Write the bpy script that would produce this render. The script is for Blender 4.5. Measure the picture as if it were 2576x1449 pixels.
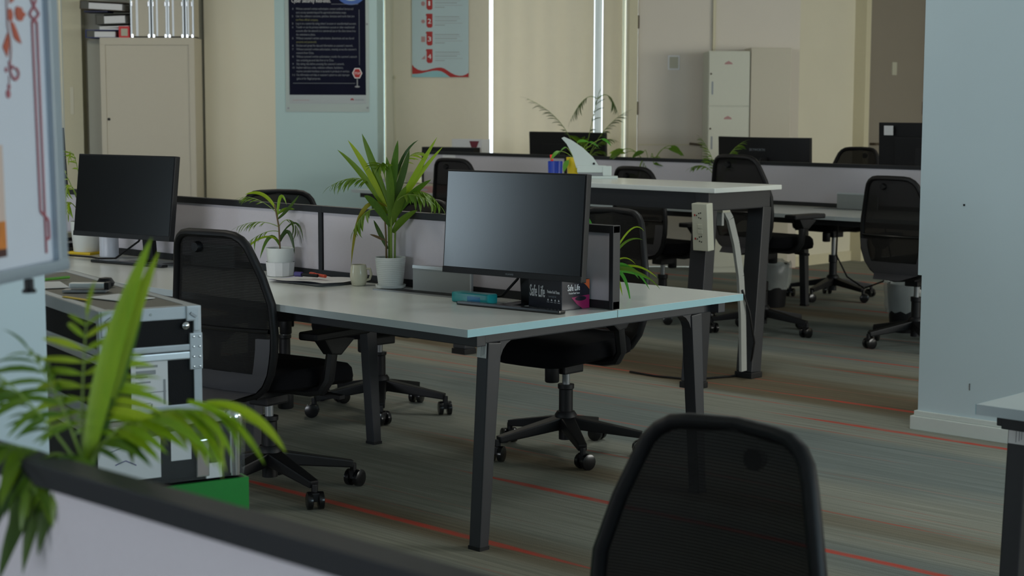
import bpy, bmesh, math, random
from mathutils import Vector, Matrix, Euler
S = bpy.context.scene
for o in list(bpy.data.objects): bpy.data.objects.remove(o)
COL = S.collection
rad = math.radians
random.seed(7)

# ------------------------------------------------------------------ camera
YAW, PIT, ROLL, H = rad(-44.09), rad(6.213), rad(0.1447), 1.435
F = Vector((math.sin(YAW)*math.cos(PIT), math.cos(YAW)*math.cos(PIT), -math.sin(PIT)))
R0 = Vector((math.cos(YAW), -math.sin(YAW), 0)); U0 = R0.cross(F)
Rv = math.cos(ROLL)*R0 + math.sin(ROLL)*U0; Uv = -math.sin(ROLL)*R0 + math.cos(ROLL)*U0
cd = bpy.data.cameras.new('camera'); cam = bpy.data.objects.new('camera', cd); COL.objects.link(cam)
cam.matrix_world = Matrix(((Rv.x, Uv.x, -F.x, 0), (Rv.y, Uv.y, -F.y, 0), (Rv.z, Uv.z, -F.z, H), (0, 0, 0, 1)))
cd.sensor_width = 36; cd.lens = 4237/2576*36; cd.clip_start = .05; cd.clip_end = 200
cd.dof.use_dof = True; cd.dof.focus_distance = 5.9; cd.dof.aperture_fstop = 6.0
S.camera = cam

# ------------------------------------------------------------------ world, light, exposure
S.view_settings.view_transform = 'Standard'; S.view_settings.look = 'None'
S.view_settings.gamma = 1; S.view_settings.use_curve_mapping = False
S.view_settings.exposure = 0.0
w = bpy.data.worlds.new('daylight'); S.world = w; w.use_nodes = True
bg = w.node_tree.nodes['Background']; bg.inputs[0].default_value = (.80, .91, 1, 1); bg.inputs[1].default_value = 3.2
def area(name, loc, rot, sx, sy, power, col):
    l = bpy.data.lights.new(name, 'AREA'); l.shape = 'RECTANGLE'; l.size = sx; l.size_y = sy; l.energy = power; l.color = col
    o = bpy.data.objects.new(name, l); COL.objects.link(o); o.location = loc; o.rotation_euler = rot; return o
# daylight standing in the window openings of the east and south walls (both behind the camera)
area('daylight_east_window_far', (4.47, 11.4, 1.75), (0, rad(90), 0), 1.7, 6.8, 330, (1, .97, .86))
area('daylight_east_window_near', (4.47, 3.3, 1.75), (0, rad(90), 0), 1.7, 4.6, 70, (.50, .82, 1))
area('daylight_side_window', (-11.0, -4.97, 1.75), (rad(90), 0, 0), 1.6, 1.7, 60, (.66, .87, 1))
area('daylight_south_window', (-1.0, -11.97, 1.75), (rad(90), 0, 0), 8.0, 1.7, 500, (.90, .94, 1))

# ------------------------------------------------------------------ materials
def srgb(r, g, b):
    f = lambda c: (c/255/12.92) if c/255 <= .04045 else ((c/255+.055)/1.055)**2.4
    return (f(r), f(g), f(b), 1)
MATS = {}
def mat(name, col, rough=.5, metal=0, noise=0, nscale=40, bump=0, bscale=200, alpha=1, trans=0, coat=0, spec=.5):
    m = bpy.data.materials.new(name); m.use_nodes = True; nt = m.node_tree; p = nt.nodes['Principled BSDF']
    p.inputs['Base Color'].default_value = col; p.inputs['Roughness'].default_value = rough; p.inputs['Metallic'].default_value = metal
    p.inputs['Alpha'].default_value = alpha; p.inputs['Transmission Weight'].default_value = trans
    p.inputs['Coat Weight'].default_value = coat; p.inputs['Specular IOR Level'].default_value = spec
    tc = nt.nodes.new('ShaderNodeTexCoord')
    if noise:
        n = nt.nodes.new('ShaderNodeTexNoise'); n.inputs['Scale'].default_value = nscale; n.inputs['Detail'].default_value = 4
        nt.links.new(tc.outputs['Object'], n.inputs['Vector'])
        mx = nt.nodes.new('ShaderNodeMix'); mx.data_type = 'RGBA'
        mx.inputs['A'].default_value = tuple(c*(1-noise) for c in col[:3])+(1,); mx.inputs['B'].default_value = tuple(min(1, c*(1+noise)) for c in col[:3])+(1,)
        nt.links.new(n.outputs['Fac'], mx.inputs['Factor']); nt.links.new(mx.outputs['Result'], p.inputs['Base Color'])
    if bump:
        n2 = nt.nodes.new('ShaderNodeTexNoise'); n2.inputs['Scale'].default_value = bscale
        nt.links.new(tc.outputs['Object'], n2.inputs['Vector'])
        b = nt.nodes.new('ShaderNodeBump'); b.inputs['Strength'].default_value = bump; b.inputs['Distance'].default_value = .002
        nt.links.new(n2.outputs['Fac'], b.inputs['Height']); nt.links.new(b.outputs['Normal'], p.inputs['Normal'])
    MATS[name] = m; return m
M = MATS
mat('cream_paint', (.67, .63, .49, 1), .75, noise=.03, nscale=3, bump=.1)
mat('cream_trim', (.60, .55, .38, 1), .6, noise=.03)
mat('blue_paint', (.44, .59, .585, 1), .7, noise=.02, nscale=2, bump=.08)
mat('pillar_paint', (.50, .60, .63, 1), .65, noise=.025, nscale=2.5, bump=.1)
mat('unlit_wall', (.12, .13, .14, 1), .8, noise=.03, nscale=3)  # unlit area painted into the unseen south walls, keeps screen reflections dim
mat('white_trim', (.56, .60, .56, 1), .5, noise=.03)
mat('ceiling_paint', (.75, .76, .74, 1), .8, noise=.02)
mat('door_paint', (.62, .565, .475, 1), .5, noise=.02, nscale=5)
mat('aisle_shade', (.24, .21, .165, 1), .6, noise=.03, nscale=4)  # shade over the aisle end and its door, put into the colour
mat('locker_paint', (.55, .55, .45, 1), .45, noise=.02)
mat('cabinet_paint', (.50, .455, .35, 1), .45, noise=.02)
mat('cabinet_shade', (.34, .33, .26, 1), .5, noise=.02)  # cabinet paint darkened: shade of the recess put into the colour
mat('desk_white', (.67, .70, .67, 1), .21, noise=.015, nscale=8)
mat('edge_lit_blue', (.26, .46, .50, 1), .4, noise=.02)  # bluish window light on the desk ends, put into the colour
mat('edge_lit_grey', (.44, .50, .52, 1), .4, noise=.02)  # cool light on the long desk edges, put into the colour
mat('charcoal_metal', (.022, .023, .027, 1), .45, noise=.08, spec=.4)
mat('black_plastic', (.006, .006, .007, 1), .5, noise=.1, spec=.3)
mat('black_gloss', (.006, .006, .007, 1), .22, noise=.05)
mat('black_fabric', (.004, .004, .005, 1), .95, noise=.2, nscale=300, bump=.2, bscale=900, spec=.1)
mat('grey_plastic', (.05, .049, .055, 1), .5, noise=.05)
mat('screen_fabric', (.52, .50, .54, 1), .9, noise=.05, nscale=250, bump=.12, bscale=900, spec=.2)
mat('rail_dark', (.012, .013, .016, 1), .5, noise=.05, spec=.4)
mat('aluminium', (.52, .55, .56, 1), .38, metal=.75, noise=.05)
mat('alu_paint', (.40, .43, .45, 1), .45, metal=.3, noise=.04)
mat('chrome', (.8, .82, .84, 1), .12, metal=1, noise=.03)
mat('steel_grey', (.25, .26, .265, 1), .4, metal=.5, noise=.05)
mat('flap_grey', (.24, .26, .255, 1), .5, metal=.1, noise=.04)
mat('pot_white', (.68, .71, .68, 1), .45, noise=.02)
mat('mug_cream', (.66, .64, .50, 1), .15, noise=.02)
mat('soil', (.035, .022, .014, 1), .95, noise=.3, nscale=120, bump=.6)
mat('paper', (.70, .70, .70, 1), .8, noise=.02)
mat('paper_lilac', (.42, .41, .58, 1), .8, noise=.02)
mat('screen_glass', (.005, .005, .005, 1), .17, noise=.05, spec=.45)
mat('teal_plastic', (.02, .36, .38, 1), .25, noise=.12, nscale=12, trans=.15)
mat('box_navy', (.012, .012, .022, 1), .25, noise=.15, nscale=10)
mat('print_white', (.75, .75, .75, 1), .7, noise=.01)
mat('print_grey', (.30, .31, .32, 1), .7, noise=.01)
mat('print_dim', (.20, .22, .24, 1), .7, noise=.01)
mat('print_olive', (.17, .17, .07, 1), .7, noise=.01)
mat('print_red', (.36, .015, .012, 1), .6, noise=.03)
mat('print_darkred', (.20, .01, .008, 1), .6, noise=.03)
mat('print_brickred', (.42, .08, .04, 1), .6, noise=.06, nscale=60)
mat('print_rose', (.36, .10, .12, 1), .7, noise=.03)
mat('print_pink', (.40, .22, .21, 1), .7, noise=.03)
mat('print_orange', (.70, .13, .03, 1), .5, noise=.03)
mat('print_magenta', (.30, .008, .09, 1), .4, noise=.03)
mat('print_maroon', (.16, .02, .035, 1), .6, noise=.03)
mat('poster_navy', (.006, .007, .020, 1), .7, noise=.3, nscale=3, spec=.1)
mat('poster_blue', (.03, .10, .36, 1), .4, noise=.3, nscale=8)
mat('poster_grey', (.38, .42, .43, 1), .5, noise=.02)
mat('poster_backing', (.40, .47, .45, 1), .6, noise=.02)
mat('poster_sky', (.42, .53, .54, 1), .5, noise=.06, nscale=2.5)
mat('poster_aqua', (.24, .46, .48, 1), .5, noise=.05)
mat('blue_cup', (.01, .045, .42, 1), .35, noise=.05)
mat('yellow_pot', (.75, .55, .01, 1), .4, noise=.03)
mat('red_cap', (.85, .02, .01, 1), .35, noise=.03)
mat('purple_cap', (.06, .045, .22, 1), .35, noise=.03)
mat('orange_pen', (.62, .07, .03, 1), .35, noise=.03)
mat('stapler_grey', (.50, .56, .53, 1), .35, noise=.03)
mat('ivory_plastic', (.58, .57, .46, 1), .3, noise=.02)
mat('duct_grey', (.33, .34, .32, 1), .5, noise=.03)
mat('green_box', (.0, .22, .015, 1), .45, noise=.06)
mat('yellow_card', (.70, .48, .01, 1), .6, noise=.03)
mat('case_black', (.007, .007, .008, 1), .7, noise=.15, nscale=60, bump=.2, bscale=400, spec=.2)
mat('case_top', (.115, .11, .085, 1), .6, noise=.08, nscale=60)
mat('film', (.8, .85, .85, 1), .10, trans=.0, alpha=.05, bump=.6, bscale=30)
mat('bag_film', (.55, .60, .58, 1), .25, alpha=.38, bump=1, bscale=22)
mat('board_white', (.58, .60, .66, 1), .35, noise=.01)
mat('board_frame', (.36, .42, .48, 1), .3, metal=.55, noise=.03)
mat('sunset_dark', (.05, .008, .006, 1), .6, noise=.4, nscale=60)
mat('sunset', (.55, .17, .02, 1), .6, noise=.6, nscale=45)
mat('sunset_pale', (.56, .42, .36, 1), .6, noise=.08, nscale=10)
mat('binder_brown', (.10, .075, .045, 1), .6, noise=.1)
mat('binder_navy', (.012, .014, .05, 1), .6, noise=.1)
mat('binder_blue', (.01, .03, .20, 1), .5, noise=.05)
mat('binder_grey', (.10, .10, .085, 1), .7, noise=.1)
mat('binder_red', (.55, .01, .015, 1), .5, noise=.05)
mat('label_cream', (.45, .44, .34, 1), .7, noise=.05)
mat('brass_dark', (.10, .075, .05, 1), .4, metal=.6, noise=.1)
mat('stem', (.17, .26, .035, 1), .5, noise=.15)
mat('stem_brown', (.13, .08, .03, 1), .6, noise=.2)
def leafmat(name, a, b, sc=9):
    m = mat(name, a, .42); nt = m.node_tree; p = nt.nodes['Principled BSDF']
    tc = nt.nodes.new('ShaderNodeTexCoord'); n = nt.nodes.new('ShaderNodeTexNoise'); n.inputs['Scale'].default_value = sc; n.inputs['Detail'].default_value = 3
    nt.links.new(tc.outputs['Generated'], n.inputs['Vector']); oi = nt.nodes.new('ShaderNodeObjectInfo')
    ad = nt.nodes.new('ShaderNodeMath'); ad.operation = 'MULTIPLY_ADD'; ad.inputs[1].default_value = .7; ad.inputs[2].default_value = -.1
    nt.links.new(oi.outputs['Random'], ad.inputs[0]); a2 = nt.nodes.new('ShaderNodeMath'); a2.operation = 'MULTIPLY_ADD'; a2.inputs[1].default_value = .5
    nt.links.new(n.outputs['Fac'], a2.inputs[0]); nt.links.new(ad.outputs[0], a2.inputs[2]); a2.use_clamp = True
    mx = nt.nodes.new('ShaderNodeMix'); mx.data_type = 'RGBA'; mx.inputs['A'].default_value = a; mx.inputs['B'].default_value = b
    nt.links.new(a2.outputs[0], mx.inputs['Factor']); nt.links.new(mx.outputs['Result'], p.inputs['Base Color'])
    tr = nt.nodes.new('ShaderNodeBsdfTranslucent'); nt.links.new(mx.outputs['Result'], tr.inputs['Color'])
    ms = nt.nodes.new('ShaderNodeMixShader'); ms.inputs[0].default_value = .3; out = nt.nodes['Material Output']
    nt.links.new(p.outputs[0], ms.inputs[1]); nt.links.new(tr.outputs[0], ms.inputs[2]); nt.links.new(ms.outputs[0], out.inputs[0]); return m
leafmat('leaf_green', (.045, .13, .006, 1), (.16, .27, .012, 1))
leafmat('leaf_lime', (.17, .34, .008, 1), (.36, .46, .015, 1))
leafmat('leaf_dark', (.02, .06, .008, 1), (.07, .13, .015, 1))
leafmat('leaf_yellow', (.25, .24, .012, 1), (.40, .30, .02, 1))
leafmat('leaf_bright', (.05, .30, .03, 1), (.14, .38, .03, 1))

def cloth(name, col, tl):       # blinds and curtains: light passes through
    m = mat(name, col, .9, noise=.03, nscale=20); nt = m.node_tree; p = nt.nodes['Principled BSDF']
    tr = nt.nodes.new('ShaderNodeBsdfTranslucent'); tr.inputs[0].default_value = col
    ms = nt.nodes.new('ShaderNodeMixShader'); ms.inputs[0].default_value = tl; out = nt.nodes['Material Output']
    nt.links.new(p.outputs[0], ms.inputs[1]); nt.links.new(tr.outputs[0], ms.inputs[2]); nt.links.new(ms.outputs[0], out.inputs[0])
cloth('blind_cloth', (.66, .61, .48, 1), .08)
cloth('curtain_cloth', (.74, .69, .57, 1), .34)
cloth('sheer_cloth', (.74, .76, .74, 1), .36)

def meshfabric():
    m = mat('mesh_fabric', (.011, .0105, .010, 1), .85, spec=.25); nt = m.node_tree; p = nt.nodes['Principled BSDF']
    tc = nt.nodes.new('ShaderNodeTexCoord'); wv = nt.nodes.new('ShaderNodeTexWave'); wv.bands_direction = 'Z'; wv.inputs['Scale'].default_value = 55
    nt.links.new(tc.outputs['Object'], wv.inputs['Vector'])
    mp = nt.nodes.new('ShaderNodeMapRange'); mp.inputs['To Min'].default_value = .93; mp.inputs['To Max'].default_value = 1
    nt.links.new(wv.outputs['Fac'], mp.inputs[0]); nt.links.new(mp.outputs[0], p.inputs['Alpha'])
meshfabric()

def carpet():
    m = bpy.data.materials.new('carpet'); m.use_nodes = True; nt = m.node_tree; p = nt.nodes['Principled BSDF']; L = nt.links.new
    p.inputs['Roughness'].default_value = .95; p.inputs['Specular IOR Level'].default_value = .15
    tc = nt.nodes.new('ShaderNodeTexCoord')
    def noise(sx, sy, scale, detail=2, off=0):
        mp = nt.nodes.new('ShaderNodeMapping'); mp.inputs['Scale'].default_value = (sx, sy, 1); mp.inputs['Location'].default_value = (off, off*1.7, 0)
        L(tc.outputs['Object'], mp.inputs[0]); n = nt.nodes.new('ShaderNodeTexNoise'); n.inputs['Scale'].default_value = scale; n.inputs['Detail'].default_value = detail
        L(mp.outputs[0], n.inputs['Vector']); return n.outputs['Fac']
    def ramp(fac, pts):
        r = nt.nodes.new('ShaderNodeValToRGB'); L(fac, r.inputs[0]); e = r.color_ramp.elements
        while len(e) < len(pts): e.new(.5)
        for el, (pos, c) in zip(e, pts): el.position = pos; el.color = c if len(c) == 4 else c+(1,)
        return r.outputs['Color']
    def mix(f, a, b, t='MIX'):
        x = nt.nodes.new('ShaderNodeMix'); x.data_type = 'RGBA'; x.blend_type = t
        if isinstance(f, float): x.inputs['Factor'].default_value = f
        else: L(f, x.inputs['Factor'])
        L(a, x.inputs['A']); L(b, x.inputs['B']) if not isinstance(b, tuple) else setattr(x.inputs['B'], 'default_value', b)
        return x.outputs['Result']
    band = ramp(noise(.07, .95, 1.0, 3), [(.38, (.165, .19, .18)), (.47, (.25, .255, .215)), (.55, (.225, .23, .19)), (.61, (.155, .128, .085))])
    fine = ramp(noise(1.5, 60, 1.0, 3, 3), [(.3, (.80, .80, .80)), (.7, (1.2, 1.2, 1.2))])
    base = mix(1.0, band, fine, 'MULTIPLY')
    sep = nt.nodes.new('ShaderNodeSeparateXYZ'); L(tc.outputs['Object'], sep.inputs[0])
    def mth(op, a, b=None, c3=None, clamp=False):
        n = nt.nodes.new('ShaderNodeMath'); n.operation = op; n.use_clamp = clamp
        for k, v in enumerate((a, b, c3)):
            if v is None: continue
            if isinstance(v, (int, float)): n.inputs[k].default_value = v
            else: L(v, n.inputs[k])
        return n.outputs[0]
    def lines(pitch, half, seed, dash, thr, soft):
        """woven red lines along x: one per row, at a random place in the row, broken into dashes"""
        yy = mth('ADD', mth('DIVIDE', sep.outputs['Y'], pitch), seed); row = mth('FLOOR', yy); fr_ = mth('FRACT', yy)
        wn = nt.nodes.new('ShaderNodeTexWhiteNoise'); wn.noise_dimensions = '1D'; L(row, wn.inputs['W'])
        off = mth('MULTIPLY_ADD', wn.outputs['Value'], .7, .15)
        dist = mth('MULTIPLY', mth('ABSOLUTE', mth('SUBTRACT', fr_, off)), pitch)
        cb = nt.nodes.new('ShaderNodeCombineXYZ'); L(mth('MULTIPLY', sep.outputs['X'], dash), cb.inputs[0]); L(mth('MULTIPLY', row, 7.31), cb.inputs[1])
        dn = nt.nodes.new('ShaderNodeTexNoise'); dn.inputs['Scale'].default_value = 1; dn.inputs['Detail'].default_value = 0; L(cb.outputs[0], dn.inputs['Vector'])
        hw = mth('MULTIPLY', mth('SUBTRACT', dn.outputs['Fac'], thr), half*9); hw = mth('MINIMUM', hw, half)
        return mth('MULTIPLY', mth('SUBTRACT', hw, dist), 1/soft, None, True)
    edge = noise(9, 60, 1.0, 3, 71)
    def worn(f): return mth('MULTIPLY', f, mth('MULTIPLY_ADD', edge, 1.6, .05), None, True)
    c = mix(worn(lines(.62, .026, 3.3, .45, .46, .014)), base, (.50, .075, .05, 1))
    c = mix(worn(lines(.47, .012, 9.1, .55, .47, .012)), c, (.42, .10, .07, 1))
    c = mix(mth('MULTIPLY', worn(lines(.16, .007, 5.7, .9, .52, .010)), .7), c, (.38, .13, .10, 1))
    L(c, p.inputs['Base Color'])
    b = nt.nodes.new('ShaderNodeBump'); b.inputs['Strength'].default_value = .4; b.inputs['Distance'].default_value = .003
    L(noise(1, 1, 260, 2, 5), b.inputs['Height']); L(b.outputs['Normal'], p.inputs['Normal'])
    MATS['carpet'] = m
carpet()

# ------------------------------------------------------------------ geometry helpers
class MB:
    def __init__(s): s.v = []; s.f = []
    def add(s, vs, fs): b = len(s.v); s.v += [tuple(v) for v in vs]; s.f += [tuple(i+b for i in f) for f in fs]; return s
    def box(s, x0, x1, y0, y1, z0, z1, T=None):
        vs = [Vector((x, y, z)) for z in (z0, z1) for x, y in ((x0, y0), (x1, y0), (x1, y1), (x0, y1))]
        if T is not None: vs = [T @ v for v in vs]
        return s.add(vs, [(0, 3, 2, 1), (4, 5, 6, 7), (0, 1, 5, 4), (1, 2, 6, 5), (2, 3, 7, 6), (3, 0, 4, 7)])
    def bar(s, a, b, w, h, w2=None, h2=None, up=(0, 0, 1)):      # tapered bar from a to b
        a, b = Vector(a), Vector(b); t = (b-a).normalized(); x = t.cross(Vector(up))
        if x.length < 1e-4: x = t.cross(Vector((0, 1, 0)))
        x.normalize(); y = x.cross(t); w2 = w2 or w; h2 = h2 or h
        vs = [a-x*w/2-y*h/2, a+x*w/2-y*h/2, a+x*w/2+y*h/2, a-x*w/2+y*h/2, b-x*w2/2-y*h2/2, b+x*w2/2-y*h2/2, b+x*w2/2+y*h2/2, b-x*w2/2+y*h2/2]
        return s.add(vs, [(0, 1, 2, 3), (7, 6, 5, 4), (0, 4, 5, 1), (1, 5, 6, 2), (2, 6, 7, 3), (3, 7, 4, 0)])
    def tube(s, pts, r, n=8, closed=False, r2=None, flat=1.0):
        pts = [Vector(p) for p in pts]; m = len(pts); rings = []; prev = None
        for i, p in enumerate(pts):
            if closed: t = pts[(i+1) % m]-pts[i-1]
            else: t = pts[min(i+1, m-1)]-pts[max(i-1, 0)]
            t.normalize()
            if prev is None:
                x = t.cross(Vector((0, 0, 1)))
                if x.length < .05: x = t.cross(Vector((0, 1, 0)))
            else: x = prev-t*prev.dot(t)
            x.normalize(); prev = x; y = t.cross(x); rr = r if r2 is None else r+(r2-r)*i/(m-1)
            rings.append([p+x*rr*math.cos(2*math.pi*k/n)+y*rr*flat*math.sin(2*math.pi*k/n) for k in range(n)])
        vs = [v for g in rings for v in g]; fs = []
        for i in range(m if closed else m-1):
            j = (i+1) % m
            for k in range(n): k2 = (k+1) % n; fs.append((i*n+k, i*n+k2, j*n+k2, j*n+k))
        if not closed: fs += [tuple(range(n-1, -1, -1)), tuple((m-1)*n+k for k in range(n))]
        return s.add(vs, fs)
    def lathe(s, prof, n=24, c=(0, 0, 0), cap=True, T=None):
        c = Vector(c); vs = []
        for r, z in prof:
            for k in range(n):
                v = Vector((r*math.cos(2*math.pi*k/n), r*math.sin(2*math.pi*k/n), z))
                vs.append((T @ v if T is not None else v)+c)
        fs = []
        for i in range(len(prof)-1):
            for k in range(n): k2 = (k+1) % n; fs.append((i*n+k, i*n+k2, (i+1)*n+k2, (i+1)*n+k))
        if cap:
            fs.append(tuple(range(n-1, -1, -1))); fs.append(tuple((len(prof)-1)*n+k for k in range(n)))
        return s.add(vs, fs)
    def prism(s, poly, d, T=None):      # poly in local x,z ; thickness d along local y
        n = len(poly); vs = [Vector((x, 0, z)) for x, z in poly]+[Vector((x, d, z)) for x, z in poly]
        if T is not None: vs = [T @ v for v in vs]
        fs = [tuple(range(n)), tuple(range(2*n-1, n-1, -1))]+[(i, n+i, n+(i+1) % n, (i+1) % n) for i in range(n)]
        return s.add(vs, fs)
    def build(s, name, m, parent=None, smooth=False, bevel=0, seg=2):
        me = bpy.data.meshes.new(name); me.from_pydata(s.v, [], s.f); me.update()
        bm = bmesh.new(); bm.from_mesh(me); bmesh.ops.recalc_face_normals(bm, faces=bm.faces)
        if bevel:
            es = [e for e in bm.edges if len(e.link_faces) == 2 and e.calc_face_angle(0) > .6]
            bmesh.ops.bevel(bm, geom=es, offset=bevel, segments=seg, affect='EDGES', profile=.7, clamp_overlap=True)
        bm.to_mesh(me); bm.free()
        if smooth:
            for p in me.polygons: p.use_smooth = True
            try: me.set_sharp_from_angle(angle=rad(40))
            except Exception: pass
        me.materials.append(M[m] if isinstance(m, str) else m)
        o = bpy.data.objects.new(name, me); COL.objects.link(o)
        if parent is not None: o.parent = parent
        return o
def bx(name, m, b, parent=None, bevel=0, T=None): return MB().box(*b, T=T).build(name, m, parent, bevel=bevel)
def tag(o, label, cat, group=None):
    o['label'] = label; o['category'] = cat
    if group: o['group'] = group
    return o
def thing(name, label, cat, loc=(0, 0, 0), rz=0, group=None):
    o = bpy.data.objects.new(name, None); COL.objects.link(o); o.empty_display_size = .1
    o.location = loc; o.rotation_euler = (0, 0, rz); return tag(o, label, cat, group)
def struct(o): o['kind'] = 'structure'; return o
def lab(o, t): o['label'] = t; return o
def at(o, loc, rz=0, rx=0): o.location = loc; o.rotation_euler = (rx, 0, rz); return o
def copytree(o, parent=None):
    c = o.copy(); COL.objects.link(c)
    if parent is not None: c.parent = parent; c.matrix_parent_inverse = o.matrix_parent_inverse.copy()
    for ch in list(o.children): copytree(ch, c)
    return c
def text(s, size, m, name, parent, M4, align='LEFT', ext=.0004, sx=1.0, bold=0):
    c = bpy.data.curves.new('t', 'FONT'); c.body = s; c.size = size; c.extrude = ext; c.align_x = align; c.offset = bold; c.resolution_u = 2
    o = bpy.data.objects.new('t', c); COL.objects.link(o)
    dg = bpy.context.evaluated_depsgraph_get(); me = bpy.data.meshes.new_from_object(o.evaluated_get(dg))
    bpy.data.objects.remove(o); bpy.data.curves.remove(c)
    me.transform(M4 @ Matrix.Diagonal((sx, 1, 1, 1))); me.materials.clear(); me.materials.append(M[m])
    q = bpy.data.objects.new(name, me); COL.objects.link(q); q.parent = parent; return q
def joinmesh(objs, name):
    bm = bmesh.new()
    for o in objs: bm.from_mesh(o.data)
    me = objs[0].data; bm.to_mesh(me); bm.free(); objs[0].name = name
    for o in objs[1:]: bpy.data.objects.remove(o)
    return objs[0]
XZ = Matrix.Rotation(rad(90), 4, 'X')          # text standing up in the x,z plane, read from -y
def TXZ(x, y, z): return Matrix.Translation((x, y, z)) @ XZ

# ------------------------------------------------------------------ the setting
WA = -YAW                                       # the window wall stands square to the view, 44 degrees to the desks
def wl(u, v, z=0): return Vector((u*math.cos(WA)-v*math.sin(WA), u*math.sin(WA)+v*math.cos(WA), z))
CEIL = 2.95
def wbox(name, m, u0, u1, v0, v1, z0, z1, parent=None, bevel=0):
    o = bx(name, m, (0, u1-u0, 0, v1-v0, 0, z1-z0), None, bevel); o.location = wl(u0, v0, z0); o.rotation_euler = (0, 0, WA); return o

ROOM = [(4.6, -12.1), (4.6, 18), (-8.75, 18), (-8.75, 12.5), tuple(wl(2.45, 15.1))[:2], tuple(wl(1.04, 15.62))[:2], tuple(wl(-2.6, 15.62))[:2], tuple(wl(-2.7, 15.0))[:2], tuple(wl(-7.6, 15.0))[:2], (-15.9, -5.1), (-8.0, -5.1), (-8.0, -12.1)]
def slab(name, m, z0, z1):
    n = len(ROOM); mb = MB(); mb.add([(x, y, z0) for x, y in ROOM]+[(x, y, z1) for x, y in ROOM],
        [tuple(range(n)), tuple(range(2*n-1, n-1, -1))]+[(i, (i+1) % n, n+(i+1) % n, n+i) for i in range(n)]); return struct(mb.build(name, m))
slab('floor', 'carpet', -.06, 0); slab('ceiling', 'ceiling_paint', CEIL, CEIL+.08)
# walls behind the camera, with window openings
def wall_with_holes(name, m, horizontal, pos, th, a0, a1, holes):
    mb = MB(); xs = [a0]
    for h0, h1, z0, z1 in holes:
        for (s0, s1, q0, q1) in ((xs[-1], h0, 0, CEIL), (h0, h1, 0, z0), (h0, h1, z1, CEIL)):
            mb.box(s0, s1, pos, pos+th, q0, q1) if horizontal else mb.box(pos, pos+th, s0, s1, q0, q1)
        xs.append(h1)
    mb.box(xs[-1], a1, pos, pos+th, 0, CEIL) if horizontal else mb.box(pos, pos+th, xs[-1], a1, 0, CEIL)
    return struct(mb.build(name, m))
wall_with_holes('wall_east', 'pillar_paint', False, 4.5, .15, -12, 17.9, [(1.0, 5.6, .9, 2.6), (8.0, 14.8, .9, 2.6)])
wall_with_holes('wall_south_side', 'unlit_wall', True, -5.1, .12, -15.9, -7.9, [(-11.8, -10.2, .9, 2.6)])
wall_with_holes('wall_south', 'unlit_wall', True, -12.1, .12, -8.0, 4.5, [(-5.0, 3.0, .9, 2.6)])
struct(bx('wall_south_return', 'unlit_wall', (-8.0, -7.9, -12, -5.1, 0, CEIL)))
struct(bx('wall_west', 'cream_paint', (-15.9, -15.78, -5, 5.45, 0, CEIL)))
struct(bx('wall_north', 'cream_paint', (-8.75, 4.5, 17.9, 18, 0, CEIL)))
def win_frame(n, horizontal, pos, a0, a1, k):
    mb = MB(); r = .05
    for z in (.9, 2.6-r): mb.box(a0, a1, pos, pos+.05, z, z+r) if horizontal else mb.box(pos, pos+.05, a0, a1, z, z+r)
    for i in range(k+1):
        a = a0+(a1-a0-r)*i/k
        mb.box(a, a+r, pos, pos+.05, .9, 2.6) if horizontal else mb.box(pos, pos+.05, a, a+r, .9, 2.6)
    return struct(mb.build('window_%d' % n, 'white_trim'))
win_frame(4, False, 4.56, 1.0, 5.6, 4); win_frame(7, False, 4.56, 8.0, 14.8, 5); win_frame(5, True, -5.06, -11.8, -10.2, 2); win_frame(6, True, -12.06, -5.0, 3.0, 6)

# the far window wall
struct(wbox('wall_back_cream', 'cream_paint', -2.648, -2.042, 14.6, 15.6, 0, CEIL))
struct(wbox('wall_back_blue', 'blue_paint', -2.042, -1.165, 14.6, 15.46, 0, CEIL))
struct(wbox('wall_back_return', 'cream_trim', -2.042, -1.160, 15.46, 15.6, 0, CEIL))
struct(wbox('wall_back_sill', 'cream_paint', -1.160, 1.04, 15.5, 15.62, 0, .75))
struct(wbox('wall_back_head', 'cream_paint', -1.160, 1.04, 15.5, 15.62, 2.75, CEIL))
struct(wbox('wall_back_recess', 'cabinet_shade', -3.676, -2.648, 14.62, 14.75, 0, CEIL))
struct(wbox('wall_back_alcove', 'cream_paint', -7.6, -4.30, 14.9, 15.0, 0, CEIL))
tr = struct(wbox('trim_1', 'cream_trim', -3.837, -3.676, 14.5, 14.75, 0, CEIL))
lt = bx('latch_plate', 'cream_paint', (.055, .085, -.006, .004, 1.345, 1.575), tr)
tr2 = struct(wbox('trim_2', 'white_trim', -3.875, -3.855, 14.6, 14.64, 0, CEIL))
# windows behind the blinds
def window(n, u0, u1, v, z0, z1, k):
    root = bpy.data.objects.new('window_%d' % n, None); COL.objects.link(root); root.location = wl(u0, v); root.rotation_euler = (0, 0, WA); struct(root)
    wd = u1-u0
    for z in (z0, z1-.06): bx('frame_rail', 'white_trim', (0, wd, 0, .06, z, z+.06), root)
    for i in range(k+1):
        a = (wd-.05)*i/k; bx('mullion', 'white_trim', (a, a+.05, 0, .06, z0+.06, z1-.06), root)
    for i in range(k):
        a = (wd-.05)*i/k; bx('pane', M['glass'], (a+.05, a+(wd-.05)/k, .025, .031, z0+.06, z1-.06), root)
    return root
g = bpy.data.materials.new('glass'); g.use_nodes = True; nt = g.node_tree; nt.nodes.remove(nt.nodes['Principled BSDF'])
tp = nt.nodes.new('ShaderNodeBsdfTransparent'); gl = nt.nodes.new('ShaderNodeBsdfGlossy'); gl.inputs['Roughness'].default_value = .02
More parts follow.
